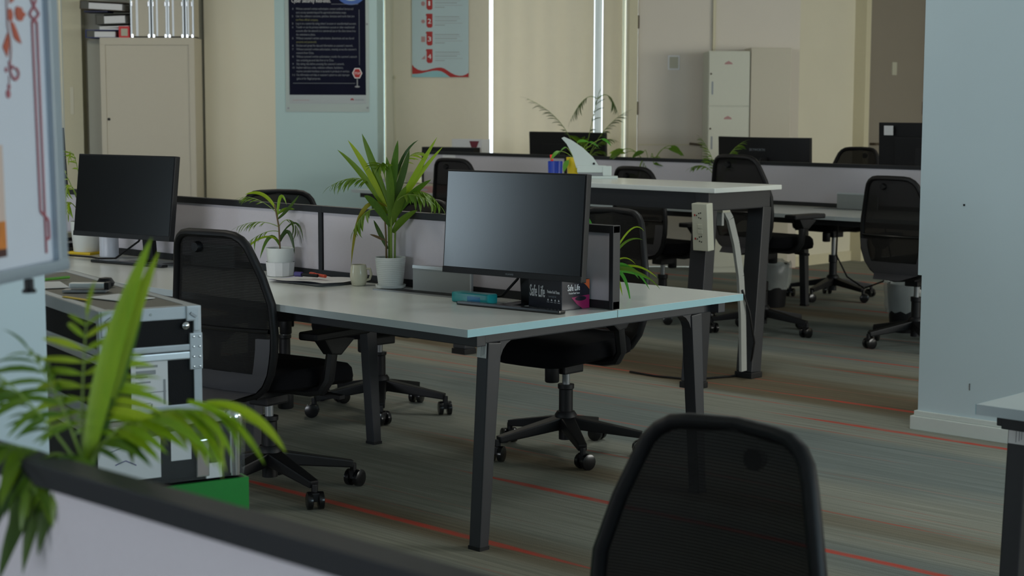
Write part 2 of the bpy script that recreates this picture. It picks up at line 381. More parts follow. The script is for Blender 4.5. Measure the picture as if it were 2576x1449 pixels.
msx = nt.nodes.new('ShaderNodeMixShader'); msx.inputs[0].default_value = .06; nt.links.new(tp.outputs[0], msx.inputs[1]); nt.links.new(gl.outputs[0], msx.inputs[2]); nt.links.new(msx.outputs[0], nt.nodes['Material Output'].inputs[0])
MATS['glass'] = g
window(1, -1.160, 1.04, 15.53, .75, 2.75, 3)
window(2, -4.30, -3.875, 14.92, 0.0, CEIL, 1)

def drape(name, label, m, u0, u1, v, z0, z1, amp, waves, cat='curtain', seed=0):
    n = max(8, int(waves*10)); mb = MB(); rnd = random.Random(seed); ph = rnd.random()*6
    def yv(i): t = i/n; return amp*(math.sin(t*waves*2*math.pi+ph)+.35*math.sin(t*waves*4.7+ph*2))
    vs = [(i/n*(u1-u0), yv(i), z) for z in (z0, z1) for i in range(n+1)]
    vs += [(x, y+.004, z) for x, y, z in vs]
    N = n+1; fs = [(i, i+1, N+i+1, N+i) for i in range(n)]+[(2*N+i+1, 2*N+i, 3*N+i, 3*N+i+1) for i in range(n)]
    mb.add(vs, fs); o = mb.build(name, m, smooth=True); o.location = wl(u0, v); o.rotation_euler = (0, 0, WA); return tag(o, label, cat)
b1 = thing('roller_blind', 'cream roller blind behind the numbered poster, left of the tall curtain', 'blind', wl(-1.149, 15.36), WA)
bx('blind_cloth', 'blind_cloth', (0, .939, 0, .003, .80, 2.72), b1); bx('bottom_bar', 'cream_trim', (0, .939, -.006, .012, .775, .80), b1)
MB().tube([(0, 0, 2.74), (.939, 0, 2.74)], .022, 12).build('roller', 'white_trim', b1, smooth=True)
MB().tube([(.075, -.012, 2.70), (.072, -.014, 1.9), (.09, -.012, 1.1), (.10, -.014, .95)], .002, 5).build('pull_cord', 'cream_trim', b1)
bx('cord_bead', 'cream_trim', (.08, .092, -.02, -.008, 1.66, 1.69), b1)
drape('curtain', 'tall cream curtain hanging left of the bright fabric strip', 'curtain_cloth', -.178, .735, 15.33, .55, 2.72, .010, 4.5, seed=2)
drape('curtain', 'narrow pale sheer curtain strip glowing between the cream curtains', 'sheer_cloth', .74, .808, 15.345, .55, 2.72, .003, 1, seed=4)
drape('curtain', 'cream curtain panel beside the white room door frame', 'curtain_cloth', .813, .988, 15.33, .55, 2.72, .008, 1.2, seed=6)
drape('curtain', 'pale curtain beyond the ornamented whiteboard at far left', 'curtain_cloth', -4.28, -3.885, 14.86, .3, 2.72, .010, 3, seed=8)

# the wall with the room door, square to the view
def wallbox(name, u0, u1, z0, z1, m='cream_paint'): return struct(wbox(name, m, u0, u1, 14.9, 15.05, z0, z1))
wallbox('wall_door_lintel', 1.09, 2.517, 2.55, CEIL)
wallbox('wall_door_side', 1.775, 2.517, 0, 2.55, 'door_paint')
struct(wbox('trim_3', 'cream_trim', 1.02, 1.095, 14.88, 15.6, 0, CEIL))
struct(wbox('trim_4', 'cream_trim', 1.752, 1.775, 14.885, 15.0, 0, 2.55))
dr = bpy.data.objects.new('door_1', None); COL.objects.link(dr); dr.location = wl(1.101, 14.91); dr.rotation_euler = (0, 0, WA); struct(dr)
bx('door_leaf', 'door_paint', (0, .647, 0, .05, .01, 2.54), dr, .004)
bx('kick_seam', 'cream_trim', (.01, .64, -.004, .004, 1.082, 1.092), dr)
for z in (1.349, .35, 2.1): bx('hinge', 'brass_dark', (-.006, .008, -.012, .01, z, z+.115), dr, .003)
hd = MB().bar((.60, -.05, 1.083), (.455, -.05, 1.098), .02, .022).build('door_handle', 'brass_dark', dr, bevel=.004)
MB().tube([(.595, 0, 1.085), (.595, -.05, 1.085)], .01, 10).build('spindle', 'brass_dark', hd)
pl_ = bx('door_plate', 'paper', (.262, .365, -.008, .0, 1.742, 1.868), dr, .003)
bx('plate_face', 'label_cream', (.275, .352, -.0095, -.008, 1.755, 1.855), pl_)

# side wall along the aisle (faces +X)
struct(bx('wall_aisle', 'cream_paint', (-8.80, -8.62, 12.49, 13.42, 0, CEIL)))
struct(bx('wall_aisle_far', 'cream_trim', (-8.75, -8.50, 13.42, 13.50, 0, CEIL)))
struct(bx('wall_aisle_end', 'aisle_shade', (-8.75, -8.50, 14.50, 17.9, 0, CEIL)))
struct(bx('wall_aisle_lintel', 'aisle_shade', (-8.75, -8.50, 13.50, 14.50, 2.5, CEIL)))
struct(bx('baseboard_aisle', 'cream_trim', (-8.62, -8.606, 12.49, 13.42, 0, .09)))
d2 = bpy.data.objects.new('door_2', None); COL.objects.link(d2); d2.location = (-8.53, 13.50, 0); d2.rotation_euler = (0, 0, rad(90)); struct(d2)
bx('door_leaf', 'aisle_shade', (.0, 1.0, 0, .05, .01, 2.5), d2, .004)
for z in (1.35, .35): bx('hinge', 'brass_dark', (.985, 1.005, -.012, .01, z, z+.12), d2, .003)
hd = MB().bar((.08, -.05, 1.08), (.24, -.05, 1.08), .02, .022).build('door_handle', 'brass_dark', d2, bevel=.004)
MB().tube([(.08, 0, 1.08), (.08, -.05, 1.08)], .012, 10).build('spindle', 'brass_dark', hd)
bx('door_plate', 'label_cream', (.42, .50, -.006, 0, 1.72, 1.84), d2)

# right pillar
pr_ = struct(bx('wall_pillar_right', 'pillar_paint', (-3.853, -2.9, 6.580, 7.25, 0, .69)))
struct(bx('wall_pillar_right_panel', 'pillar_paint', (-3.872, -2.88, 6.580, 7.27, .69, CEIL)))
bb = struct(MB().box(-3.878, -2.86, 6.556, 7.29, 0, .062).box(-3.866, -2.87, 6.568, 7.28, .062, .085).build('baseboard_pillar_right', 'white_trim', bevel=.004))
bx('screw_hole', 'black_plastic', (-3.66, -3.652, 6.577, 6.5805, 1.005, 1.013), pr_)
bx('wall_scratch', 'steel_grey', (-3.605, -3.600, 6.577, 6.5805, .205, .235), pr_)
# left pillar behind the board
struct(bx('wall_pillar_left', 'pillar_paint', (-3.75, -3.047, .95, 1.782, 0, CEIL)))

# ------------------------------------------------------------------ desks
def leg(mb, top, bot, w, d): return mb.bar(bot, top, w, d, w*1.05, d*1.15, up=(0, 1, 0))
def bench(label, x0, x1, y0, y1, mods, legs, group=None, z=.74):
    """bench desk along X: two tops per module, beams, splayed frames"""
    yc = (y0+y1)/2; root = thing('bench_desk', label, 'desk', ((x0+x1)/2, yc, 0), 0, group); ox, oy = (x0+x1)/2, yc
    def B(n, m, b, bev=0): return bx(n, m, (b[0]-ox, b[1]-ox, b[2]-oy, b[3]-oy, b[4], b[5]), root, bev)
    ed = [x0+(x1-x0)*i/mods for i in range(mods+1)]
    for i in range(mods):
        for ya, yb in ((y0, yc-.002), (yc+.002, y1)):
            B('desktop', 'desk_white', (ed[i]+.0006+(.0012 if i == 0 else 0), ed[i+1]-.0006-(.0012 if i == mods-1 else 0), ya+(.0012 if ya == y0 else 0), yb-(.0012 if yb == y1 else 0), z-.025, z), .0006)
            if i == 0: B('end_tint', 'edge_lit_blue', (x0, x0+.0017, ya, yb, z-.0246, z-.0004))  # thin strips added to carry the window light's tint
            if i == mods-1: B('end_tint', 'edge_lit_blue', (x1-.0017, x1, ya, yb, z-.0246, z-.0004))
        for ya in (y0, y1-.0012): B('long_tint', 'edge_lit_grey', (ed[i]+.0018, ed[i+1]-.0018, ya, ya+.0012, z-.0246, z-.0004))
    for y in (y0+.07, y1-.11): B('long_beam', 'charcoal_metal', (x0+.03, x1-.03, y, y+.04, z-.065, z-.027), .003)
    for xe, kind in legs:
        mb = MB()
        if kind == 'end':
            B('end_beam', 'charcoal_metal', (xe-.025, xe+.025, y0+.10, y1-.10, z-.065, z-.026), .004)
            tops, bots = (y0+.115, y1-.115), (y0+.145-.02, y1-.145+.02)
            tops = (y0+.19, y1-.19); bots = (y0+.14, y1-.14)
        else:
            B('mid_beam', 'charcoal_metal', (xe-.025, xe+.025, yc-.34, yc+.34, z-.065, z-.026), .004)
            tops, bots = (yc-.28, yc+.28), (yc-.32, yc+.32)
        for t, b in zip(tops, bots):
            MB().bar((xe-ox, b-oy, 0.004), (xe-ox, t-oy, z-.066), .05, .040, .05, .060, up=(0, 1, 0)).build('leg', 'charcoal_metal', root, bevel=.004)
            bx('foot_glide', 'black_plastic', (xe-ox-.027, xe-ox+.027, b-oy-.022, b-oy+.022, 0, .012), root)
            if kind == 'end':   # rounded gusset between leg and beam
                sg = 1 if t < yc else -1
                poly = [(0, 0), (.055, 0), (.03, -.012), (.012, -.03), (0, -.055)]
                T = Matrix.Translation((xe-ox-.02, t-oy+sg*.028, z-.063)) @ Matrix.Rotation(rad(90), 4, 'Z') @ Matrix.Diagonal((sg, -1, 1, 1))
                MB().prism(poly, .04, T).build('gusset', 'charcoal_metal', root)
    return root
row1 = bench('long white bench desk with the two monitors, tissue box and leafy palm', -8.42, -3.703, 3.625, 5.055, 3, [(-3.795, 'end'), (-5.33, 'mid'), (-6.85, 'mid'), (-8.33, 'end')], 'white bench desks')
row1r = bench('white desk whose corner juts in at the right edge before the pillar', -1.93, 1.2, 3.555, 4.985, 2, [(-1.903, 'end'), (-.37, 'mid'), (1.11, 'end')], 'white bench desks')
row2 = bench('far white bench desk behind the high table', -10.58, -4.35, 9.02, 10.58, 4, [(-10.48, 'end'), (-8.9, 'mid'), (-6.87, 'mid'), (-4.45, 'end')], 'white bench desks')
row0 = bench('nearest bench desk below the foreground screen', -1.90, 1.7, .265, 1.675, 2, [(-1.80, 'end'), (-.05, 'mid'), (1.6, 'end')], 'white bench desks')
def asset_tag(root, xr, yr, zt, tilt):
    ox, oy = root.location.x, root.location.y
    T = Matrix.Translation((xr-ox, yr-oy, zt)) @ Matrix.Rotation(tilt, 4, 'X')
    p = bx('asset_tag', 'paper_lilac' if 0 else 'paper', (-.021, .021, -.001, 0, -.052, 0), root, T=T)
    for k, xx in enumerate((-.002, .006, .012)):
        bx('tag_print', 'print_grey', (xx, xx+.002, -.0014, -.001, -.048+.004*k, -.006), p, T=T)
asset_tag(row1, -3.797, 3.783, .678, rad(-4)); asset_tag(row1r, -1.903, 3.713, .678, rad(-4))

def screen(label, x0, x1, y, z0, z1, posts, th=.035, group='grey desk screens'):
    ox = (x0+x1)/2; root = thing('desk_screen', label, 'partition', (ox, y, z0), 0, group); h = z1-z0
    ed = [x0]+posts+[x1]
    for i in range(len(ed)-1):
        a, b = ed[i]-ox, ed[i+1]-ox
        bx('fabric_panel', 'screen_fabric', (a+.014, b-.014, -.010, .010, .028, h-.024), root)
        bx('top_rail', 'rail_dark', (a, b, -th/2, th/2, h-.026, h), root, .002)
        bx('bottom_rail', 'rail_dark', (a, b, -th/2, th/2, 0, .028), root, .002)
    for i, x in enumerate(ed):
        w = .022 if 0 < i < len(ed)-1 else .018
        xx = x-ox+(w/2 if i == 0 else -w/2 if i == len(ed)-1 else 0)
        bx('post', 'rail_dark', (xx-w/2, xx+w/2, -th/2-.001, th/2+.001, .0, h+.0005), root, .002)
    for x in (x0+.4, x1-.4): bx('clamp', 'rail_dark', (x-ox-.03, x-ox+.03, -.03, .03, 0, .006), root)
    return root
screen('grey desk screen behind the two monitors, dividing the white bench desk', -8.40, -3.71, 4.34, .742, 1.028, [-6.84, -5.265])
s2 = screen('far grey desk screen in front of the curtain and doors', -10.55, -4.37, 9.80, .742, 1.042, [-8.9])
screen('out of focus grey desk screen across the bottom left corner', -1.88, 1.68, .985, .742, 1.032, [-.05], th=.042)
screen('grey desk screen on the desk at the right edge', -1.86, 1.18, 4.27, .742, 1.028, [-.37])
for i, (x, z, w_, h_) in enumerate(((-10.22, .255, .155, .085), (-8.69, .155, .10, .095))):
    tag(at(bx('sticky_note', 'paper', (-w_/2, w_/2, -.0015, 0, 0, h_)), (x, 9.788, .742+z-.06)), ('white note on the left end of the far grey screen', 'white note on the far grey screen right of the big stapler')[i], 'note')

# high table
ht = thing('high_table', 'narrow white high table on thick charcoal legs with a socket strip', 'table', (-6.08, 7.06, 0))
def HB(n, m, b, bev=0, par=ht): return bx(n, m, (b[0]+6.08, b[1]+6.08, b[2]-7.06, b[3]-7.06, b[4], b[5]), par, bev)
HB('table_top', 'desk_white', (-7.02, -5.15, 6.775, 7.355, .995, 1.02), .004)
HB('apron', 'charcoal_metal', (-6.92, -5.25, 6.84, 6.88, .90, .994), .004); HB('apron', 'charcoal_metal', (-6.92, -5.25, 7.25, 7.29, .90, .994), .004)
for xe in (-5.25, -6.93):
    HB('end_beam', 'charcoal_metal', (xe-.045, xe+.045, 6.80, 7.33, .90, .9945), .006)
    for sg, yt, yb in ((1, 6.83, 6.755), (-1, 7.30, 7.225)):
        yb = yb if sg > 0 else 7.225
        MB().bar((xe+6.08, yb-7.06 if sg > 0 else yb-7.06, .03), (xe+6.08, yt-7.06, .905), .10, .085, .10, .075, up=(0, 1, 0)).build('leg', 'charcoal_metal', ht, bevel=.006)
        HB('foot', 'black_plastic', (xe-.055, xe+.055, yb-.048, yb+.048, 0, .032), .004)
# socket strip on the leg
T = Matrix.Translation((-5.215+6.08, 6.772-7.06, .83)) @ Matrix.Rotation(rad(4.5), 4, 'X')
ss = bx('socket_strip', 'ivory_plastic', (-.048, .048, -.03, .02, -.125, .115), ht, .004, T=T)
for dz in (.055, -.065):
    bx('socket_switch', 'print_red', (-.034, -.026, -.0315, -.03, dz-.004, dz+.006), ss, T=T)
    for dx, d in ((-.018, 0), (-.004, .010), (.008, .013), (-.004, -.011), (.008, -.014)): bx('socket_hole', 'black_plastic', (dx-.003, dx+.003, -.0315, -.03, dz+d-.003, dz+d+.003), ss, T=T)
for dz in (.0, -.028): bx('rocker', 'ivory_plastic', (-.012, .016, -.033, -.03, dz-.010, dz+.010), ss, .002, T=T)
# cable duct draped down the leg
pts = [(-5.26, 6.99, .905), (-5.25, 7.00, .895), (-5.235, 7.02, .85), (-5.225, 7.06, .72), (-5.215, 7.09, .55), (-5.205, 7.10, .35), (-5.205, 7.115, .05)]
mb = MB()
for a, b in zip(pts[:-1], pts[1:]): mb.bar(Vector(a)-Vector((-6.08, 7.06, 0)), Vector(b)-Vector((-6.08, 7.06, 0)), .045, .016, up=(1, 0, 0))
tagd = mb.build('cable_duct', 'duct_grey', ht); HB('duct_elbow', 'ivory_plastic', (-5.27, -5.225, 6.945, 7.01, .885, .91), .008); HB('duct_stub', 'duct_grey', (-5.262, -5.23, 6.945, 6.962, .82, .885))
cab = MB().tube([(-5.78, 6.88, .008), (-5.6, 6.87, .007), (-5.45, 6.90, .007), (-5.37, 6.97, .007), (-5.31, 7.13, .007), (-5.28, 7.22, .008), (-5.22, 7.20, .06), (-5.175, 7.17, .2), (-5.18, 7.13, .36), (-5.20, 7.09, .48)], .006, 6).build('power_cable', 'black_plastic', smooth=True)
tag(cab, 'thin black power cable trailing over the carpet under the high table', 'cable')

# ------------------------------------------------------------------ office chairs
def interp(tab, z):
    for (a, *va), (b, *vb) in zip(tab[:-1], tab[1:]):
        if a <= z <= b:
            t = (z-a)/(b-a); return [p+(q-p)*t for p, q in zip(va, vb)]
    return list(tab[-1][1:])
def chair_proto(loc, rz, lift, label, group='black mesh task chairs', tilt=0, base_rot=0):
    root = thing('office_chair', label, 'chair', loc, rz, group)
    L = lift
    # five-star base
    for k in range(5):
        a = rad(90+72*k)+base_rot; c, s = math.cos(a), math.sin(a)
        sp = MB(); sp.bar((c*.02, s*.02, .135), (c*.315, s*.315, .088), .062, .052, .036, .028)
        so = sp.build('base_spoke', 'black_plastic', root, bevel=.006)
        T = Matrix.Translation((c*.318, s*.318, 0)) @ Matrix.Rotation(a+.7+k*1.3, 4, 'Z')
        ca = MB().lathe([(.012, .05), (.012, .09)], 8, (c*.318, s*.318, 0)).box(-.012, .028, -.014, .014, .03, .062, T=T).build('caster', 'black_plastic', root, bevel=.003)
        for sd in (-1, 1):
            W = T @ Matrix.Translation((.01, sd*.020, .033)) @ Matrix.Rotation(rad(90), 4, 'X')
            MB().lathe([(.022, -.012), (.032, -.009), (.033, 0), (.032, .009), (.022, .012)], 16, T=W).build('caster_wheel', 'black_gloss', ca, smooth=True)
    MB().lathe([(.038, .10), (.046, .115), (.046, .165), (.036, .18)], 20).build('base_hub', 'black_plastic', root, smooth=True)
    MB().lathe([(.029, .062), (.029, .27), (.034, .275), (.034, .29+L*.3)], 16).build('gas_sleeve', 'black_plastic', root, smooth=True)
    MB().lathe([(.016, .28), (.016, .40+L)], 14).build('gas_piston', 'steel_grey', root, smooth=True)
    me = MB().box(-.085, .085, -.15, .12, .375+L, .425+L); me.box(-.045, .045, -.06, .06, .335+L, .376+L); me.build('mechanism', 'black_plastic', root, bevel=.008)
    # seat cushion: rounded, falling away at the front
    n = 40; mb = MB(); rings = []
    for (sc, z) in ((.90, .415), (.985, .428), (1.0, .45), (.985, .478), (.93, .492), (.60, .497), (.0, .497)):
        for k in range(n):
            t = 2*math.pi*k/n; cx, sy = math.cos(t), math.sin(t); e = .5
            x = math.copysign(abs(cx)**e, cx)*.245*sc; y = math.copysign(abs(sy)**e, sy)*.24*sc+.035
            zz = z+L-(.035*max(0, (y-.12)/.15)**2)
            rings.append((x, y, zz))
    fs = [tuple(range(n-1, -1, -1))]+[(i*n+k, i*n+(k+1) % n, (i+1)*n+(k+1) % n, (i+1)*n+k) for i in range(6) for k in range(n)]
    mb.add(rings, fs).build('seat', 'black_fabric', root, smooth=True)
    # tension knob and height lever
    MB().lathe([(.026, -.035), (.030, -.03), (.030, .03), (.024, .036)], 14, (.0, .09, .34+L)).build('tension_knob', 'black_plastic', root, smooth=True)
    MB().tube([(.08, .05, .395+L), (.22, .06, .385+L)], .006, 6).bar((.21, .06, .386+L), (.30, .065, .380+L), .03, .014).build('height_lever', 'black_plastic', root)
    # backrest outline: (z, half width, y)
    TB = [(.395, .085, -.205), (.41, .135, -.213), (.44, .178, -.226), (.49, .212, -.243), (.56, .234, -.256), (.64, .240, -.260), (.74, .233, -.263), (.84, .206, -.275), (.91, .182, -.290), (.945, .168, -.297), (.966, .150, -.301), (.980, .125, -.304), (.985, .09, -.305)]
    cur = lambda x, hw: .035*(1-(x/.23)**2)      # the back wraps round the sitter
    side = [Vector((hw, y+.035-cur(hw, hw), z+L)) for z, hw, y in TB]
    loop = side+[Vector((0, side[-1].y-.02, .987+L))]+[Vector((-v.x, v.y, v.z)) for v in reversed(side)]+[Vector((0, side[0].y-.03, .389+L))]
    MB().tube(loop, .017, 10, closed=True, flat=.85).build('back_frame', 'black_plastic', root, smooth=True)
    nx = 10; vs = []; zs = [TB[0][0]+(TB[-1][0]-TB[0][0])*i/24 for i in range(25)]
    for z in zs:
        hw, y = interp(TB, z)
        for i in range(nx+1):
            x = hw*(-1+2*i/nx); vs.append((x, y+.035-cur(x, hw), z+L))
    N = nx+1; fs = [(r*N+i, r*N+i+1, (r+1)*N+i+1, (r+1)*N+i) for r in range(24) for i in range(nx)]
    MB().add(vs, fs).build('back_mesh', 'mesh_fabric', root, smooth=True)
    # grey shell hugging the lower back, and lumbar bar
    vs = []; zs = [.393, .42, .45, .49, .53, .58, .62]
    mb = MB()
    for off in (-.022, -.014):
        for z in zs:
            hw, y = interp(TB, z); inner = max(0, hw-.055) if z > .47 else 0
            for x in (-hw, -inner, inner, hw): vs.append((x, y+.035-cur(x, hw)+off, z+L))
    fs = []; Z = len(zs)
    for r in range(Z-1):
        for c in ((0, 1), (2, 3))+(((1, 2),) if zs[r+1] <= .49 else ()):
            fs.append((r*4+c[0], r*4+c[1], r*4+4+c[1], r*4+4+c[0])); fs.append((Z*4+r*4+c[1], Z*4+r*4+c[0], Z*4+r*4+4+c[0], Z*4+r*4+4+c[1]))
    MB().add(vs, fs).build('back_shell', 'grey_plastic', root, smooth=True)
    lp = [(x, interp(TB, .645)[1]+.030-cur(x, .22), .645+L) for x in (-.225, -.15, -.075, 0, .075, .15, .225)]
    MB().tube(lp, .012, 8, flat=.7).build('lumbar_bar', 'black_gloss', root, smooth=True)
    MB().lathe([(.020, -.002), (.020, .010), (.016, .020)], 12, (-.045, -.300, .935+L), T=Matrix.Rotation(rad(90), 4, 'X')).build('coat_button', 'black_plastic', root, smooth=True)
    sp = [(0, -.10, .395+L), (0, -.17, .392+L), (0, -.215, .392+L)]
    mb = MB()
    for a, b in zip(sp[:-1], sp[1:]): mb.bar(a, b, .075, .022, up=(1, 0, 0)) if 0 else mb.bar(a, b, .02, .075, up=(1, 0, 0))
    mb.build('back_spine', 'black_plastic', root, bevel=.004)
    for sd in (-1, 1):
        ar = MB().tube([(sd*.08, .0, .400+L), (sd*.20, .0, .400+L), (sd*.262, .0, .412+L), (sd*.288, .005, .45+L), (sd*.290, .03, .585+L)], .024, 8, flat=.8).build('arm_post', 'black_plastic', root, smooth=True)
        T = Matrix.Translation((sd*.282, .03, .618+L)); pad = MB().box(-.045, .045, -.13, .17, -.016, .014, T=T).build('arm_pad', 'black_plastic', root, bevel=.014, seg=3)
        MB().bar((sd*.290, .025, .54+L), (sd*.285, .035, .604+L), .05, .045, .18, .06, up=(1, 0, 0)).build('arm_bracket', 'black_plastic', root, bevel=.006)
    return root
# facing angle: chair looks along its local +Y
chairs = [
 ((-4.915, 3.785, 0), rad(9), 0.0, 'black mesh chair at the near side of the bench desk, back to the flight case', rad(-35)),
 ((-4.61, 5.08, 0), rad(183), .005, 'black chair tucked under the bench desk end, seen beneath the desktop', rad(-20.4)),
 ((-6.62, 5.20, 0), rad(236), .0, 'black chair whose top shows over the screen under the navy poster', .5),
 ((-5.86, 5.16, 0), rad(178), -.01, 'black chair behind the screen, half hidden by the leafy palm', .9),
 ((-6.22, 8.70, 0), rad(-4), .135, 'tall black mesh chair behind the right end of the high table', 1.1),
 ((-7.13, 8.82, 0), rad(-6), .035, 'black mesh chair behind the middle of the high table', .3),
 ((-8.98, 8.90, 0), rad(4), .045, 'black chair seen over the main monitor, at the far screen', .6),
 ((-5.22, 8.86, 0), rad(-3), .030, 'black mesh chair half hidden by the right pillar', .2),
 ((-6.99, 10.66, 0), rad(177), .125, 'black chair on the far side of the far desk screen', 1.4),
 ((-1.72, 2.03, 0), rad(181), -.105, 'large black mesh chair back out of focus in the foreground', .4)]
proto = None
for loc, rz, lift, label, br in chairs:
    chair_proto(loc, rz, lift, label, base_rot=br)

# ------------------------------------------------------------------ monitors
def monitor(label, c, yaw, tilt, W=.605, Hh=.36, bar=.45, base=None, group='desktop monitors', logo=None, stand=True, curved=0, stickers=()):
    """front looks along local -Y; c = centre of the screen face"""
    root = thing('monitor', label, 'monitor', (c[0], c[1], .74), yaw, group); zc = c[2]-.74
    T = Matrix.Translation((0, 0, zc)) @ Matrix.Rotation(tilt, 4, 'X')
    if curved:
        n = 12; mb = MB()
        for i in range(n):
            x0, x1 = -W/2+W*i/n, -W/2+W*(i+1)/n; f = lambda x: -curved*(2*x/W)**2
            vs = [Vector((x, f(x)+d, z)) for d in (0, .03) for z in (-Hh/2, Hh/2) for x in (x0, x1)]
            mb.add([T @ v for v in vs], [(0, 1, 3, 2), (5, 4, 6, 7), (2, 3, 7, 6), (0, 4, 5, 1), (0, 2, 6, 4), (1, 5, 7, 3)])
        mb.build('housing', 'black_plastic', root, smooth=True)
    else:
        bx('housing', 'black_plastic', (-W/2, W/2, .001, .028, -Hh/2, Hh/2), root, .004, T=T)
        bx('rear_bulge', 'black_plastic', (-W*.3, W*.3, .026, .055, -Hh*.33, Hh*.25), root, .01, T=T)
        sc = bx('screen_panel', 'screen_glass', (-W/2+.006, W/2-.006, -.001, .002, -Hh/2+.022, Hh/2-.006), root, T=T)
        bx('chin', 'black_plastic', (-W/2+.001, W/2-.001, -.002, .004, -Hh/2, -Hh/2+.021), root, .0015, T=T)
        if logo: text(logo, .009, 'print_dim', 'logo_print', root, T @ TXZ(0, -.0026, -Hh/2+.007), 'CENTER', .0002)
    for (x, z, w_, h_) in stickers: bx('sticker', 'paper', (x, x+w_, .0555 if not curved else .031, .0565 if not curved else .032, z, z+h_), root, T=T)
    if stand:
        fy = base
        bx('base_bar', 'black_gloss', (-bar/2, bar/2, fy, fy+.035, 0, .013), root, .005)
        bx('base_spine', 'black_gloss', (-.075, -.015, fy+.03, fy+.20, 0, .010), root, .003)
        MB().bar((-.042, fy+.185, .008), (-.042, fy+.16, zc+.02), .06, .028, up=(0, 1, 0)).build('stand_neck', 'black_plastic', root, bevel=.004)
        MB().bar((-.042, fy+.165, zc), (-.042, .03, zc), .06, .07).build('tilt_hinge', 'black_plastic', root)
    return root
m1 = monitor('black monitor with grey glare on its screen, beside the tissue box', (-3.983, 4.112, 1.029), rad(5.7), rad(-4.4), base=-.03, logo='HUAWEI')
m2 = monitor('black monitor standing left on the bench desk', (-6.251, 4.044, 1.037), rad(9.0), rad(-7), base=.005)
m3 = monitor('edge of a black monitor showing beside the whiteboard frame', (-8.12, 4.72, 1.13), rad(180), rad(-3), base=-.05)
m4 = monitor('black monitor seen from behind under the arching palm', (-9.24, 10.20, 1.035), rad(180), rad(-2), W=.83, Hh=.36, base=-.05, stickers=((-.23, -.145, .09, .06), (.29, -.14, .09, .065)))
m5 = monitor('curved black monitor seen from behind before the lockers', (-7.36, 10.25, 1.02), rad(180), rad(-2), W=.82, Hh=.36, base=-.05, curved=.045)
m6 = monitor('black monitor with white sticker at the edge of the right pillar', (-5.99, 10.2, 1.13), rad(180), rad(-2), W=.66, Hh=.38, base=-.05, stickers=((.20, .105, .072, .065),))
text('SKYWORTH', .026, 'print_dim', 'logo_print', m5, Matrix.Translation((.02, .036, 1.10-.74)) @ Matrix.Rotation(rad(180), 4, 'Z') @ XZ, 'CENTER')
cb = MB().tube([(-5.97, 10.27, 1.20), (-6.10, 10.30, 1.18), (-6.17, 10.30, 1.10), (-6.17, 10.29, .98), (-6.12, 10.28, .80), (-6.10, 10.27, .747)], .006, 6).build('monitor_cable', 'steel_grey', smooth=True)
tag(cb, 'grey cable arching behind the stickered monitor by the pillar', 'cable')
cb = MB().tube([(-4.02, 4.20, .90), (-4.06, 4.22, .83), (-4.13, 4.215, .765), (-4.22, 4.20, .748), (-4.36, 4.25, .746)], .005, 6).build('monitor_cable', 'black_plastic', smooth=True)
tag(cb, 'black cable curving down behind the main monitor', 'cable')
cb = MB().tube([(-7.05, 4.10, .745), (-6.78, 4.09, .747), (-6.62, 4.11, .748), (-6.53, 4.09, .748), (-6.47, 4.14, .750), (-6.36, 4.19, .83), (-6.30, 4.20, .92)], .0045, 6).build('monitor_cable', 'black_plastic', smooth=True)
tag(cb, 'black cable lying behind the left monitor base', 'cable')

# ------------------------------------------------------------------ plants
def leaf_mesh(name, k, wid, fold=.25, n=6):
    mb = MB(); vs = []; fs = []
    for i in range(n+1):
        t = i/n; wdt = wid*(math.sin(math.pi*min(1, t**.75*1.0))**.8*.9+.04*(1-t)) if 0 < i < n else (.15*wid if i == 0 else .001)
        ang = k*t; x = math.sin(ang)/k if k else t; z = -(1-math.cos(ang))/k if k else 0
        vs += [(x, -wdt/2, z+fold*wdt/2), (x, 0, z), (x, wdt/2, z+fold*wdt/2)]
    for i in range(n):
        a = i*3; fs += [(a, a+1, a+4, a+3), (a+1, a+2, a+5, a+4)]
    me = bpy.data.meshes.new(name); me.from_pydata(vs, [], fs); me.update()
    for p in me.polygons: p.use_smooth = True
    return me
LEAF = {}
def leaf_data(k, wid, m):
    key = (round(k, 1), round(wid, 2), m)
    if key not in LEAF:
        me = leaf_mesh('leaf', key[0] or .05, key[1]); me.materials.append(M[m]); LEAF[key] = me
    return LEAF[key]
def put_leaf(name, parent, pos, d, nrm, length, k, wid, m):
    o = bpy.data.objects.new(name, leaf_data(k, wid, m)); COL.objects.link(o); o.parent = parent
    x = d.normalized(); y = nrm.cross(x)
    if y.length < 1e-3: y = Vector((0, 1, 0)).cross(x)
    y.normalize(); z = x.cross(y)
    o.matrix_local = Matrix.Translation(pos) @ Matrix((x, y, z)).transposed().to_4x4() @ Matrix.Scale(length, 4)
    return o
UR = Vector((math.cos(YAW), -math.sin(YAW), 0)); UF = Vector((math.sin(YAW), math.cos(YAW), 0)); UZ = Vector((0, 0, 1))
def C3(p): return UR*p[0]*.01+UZ*p[1]*.01+UF*p[2]*.01      # centimetres: right, up, away
def bez(P, t):
    a, b, c = P; return a*(1-t)**2+b*2*t*(1-t)+c*t*t
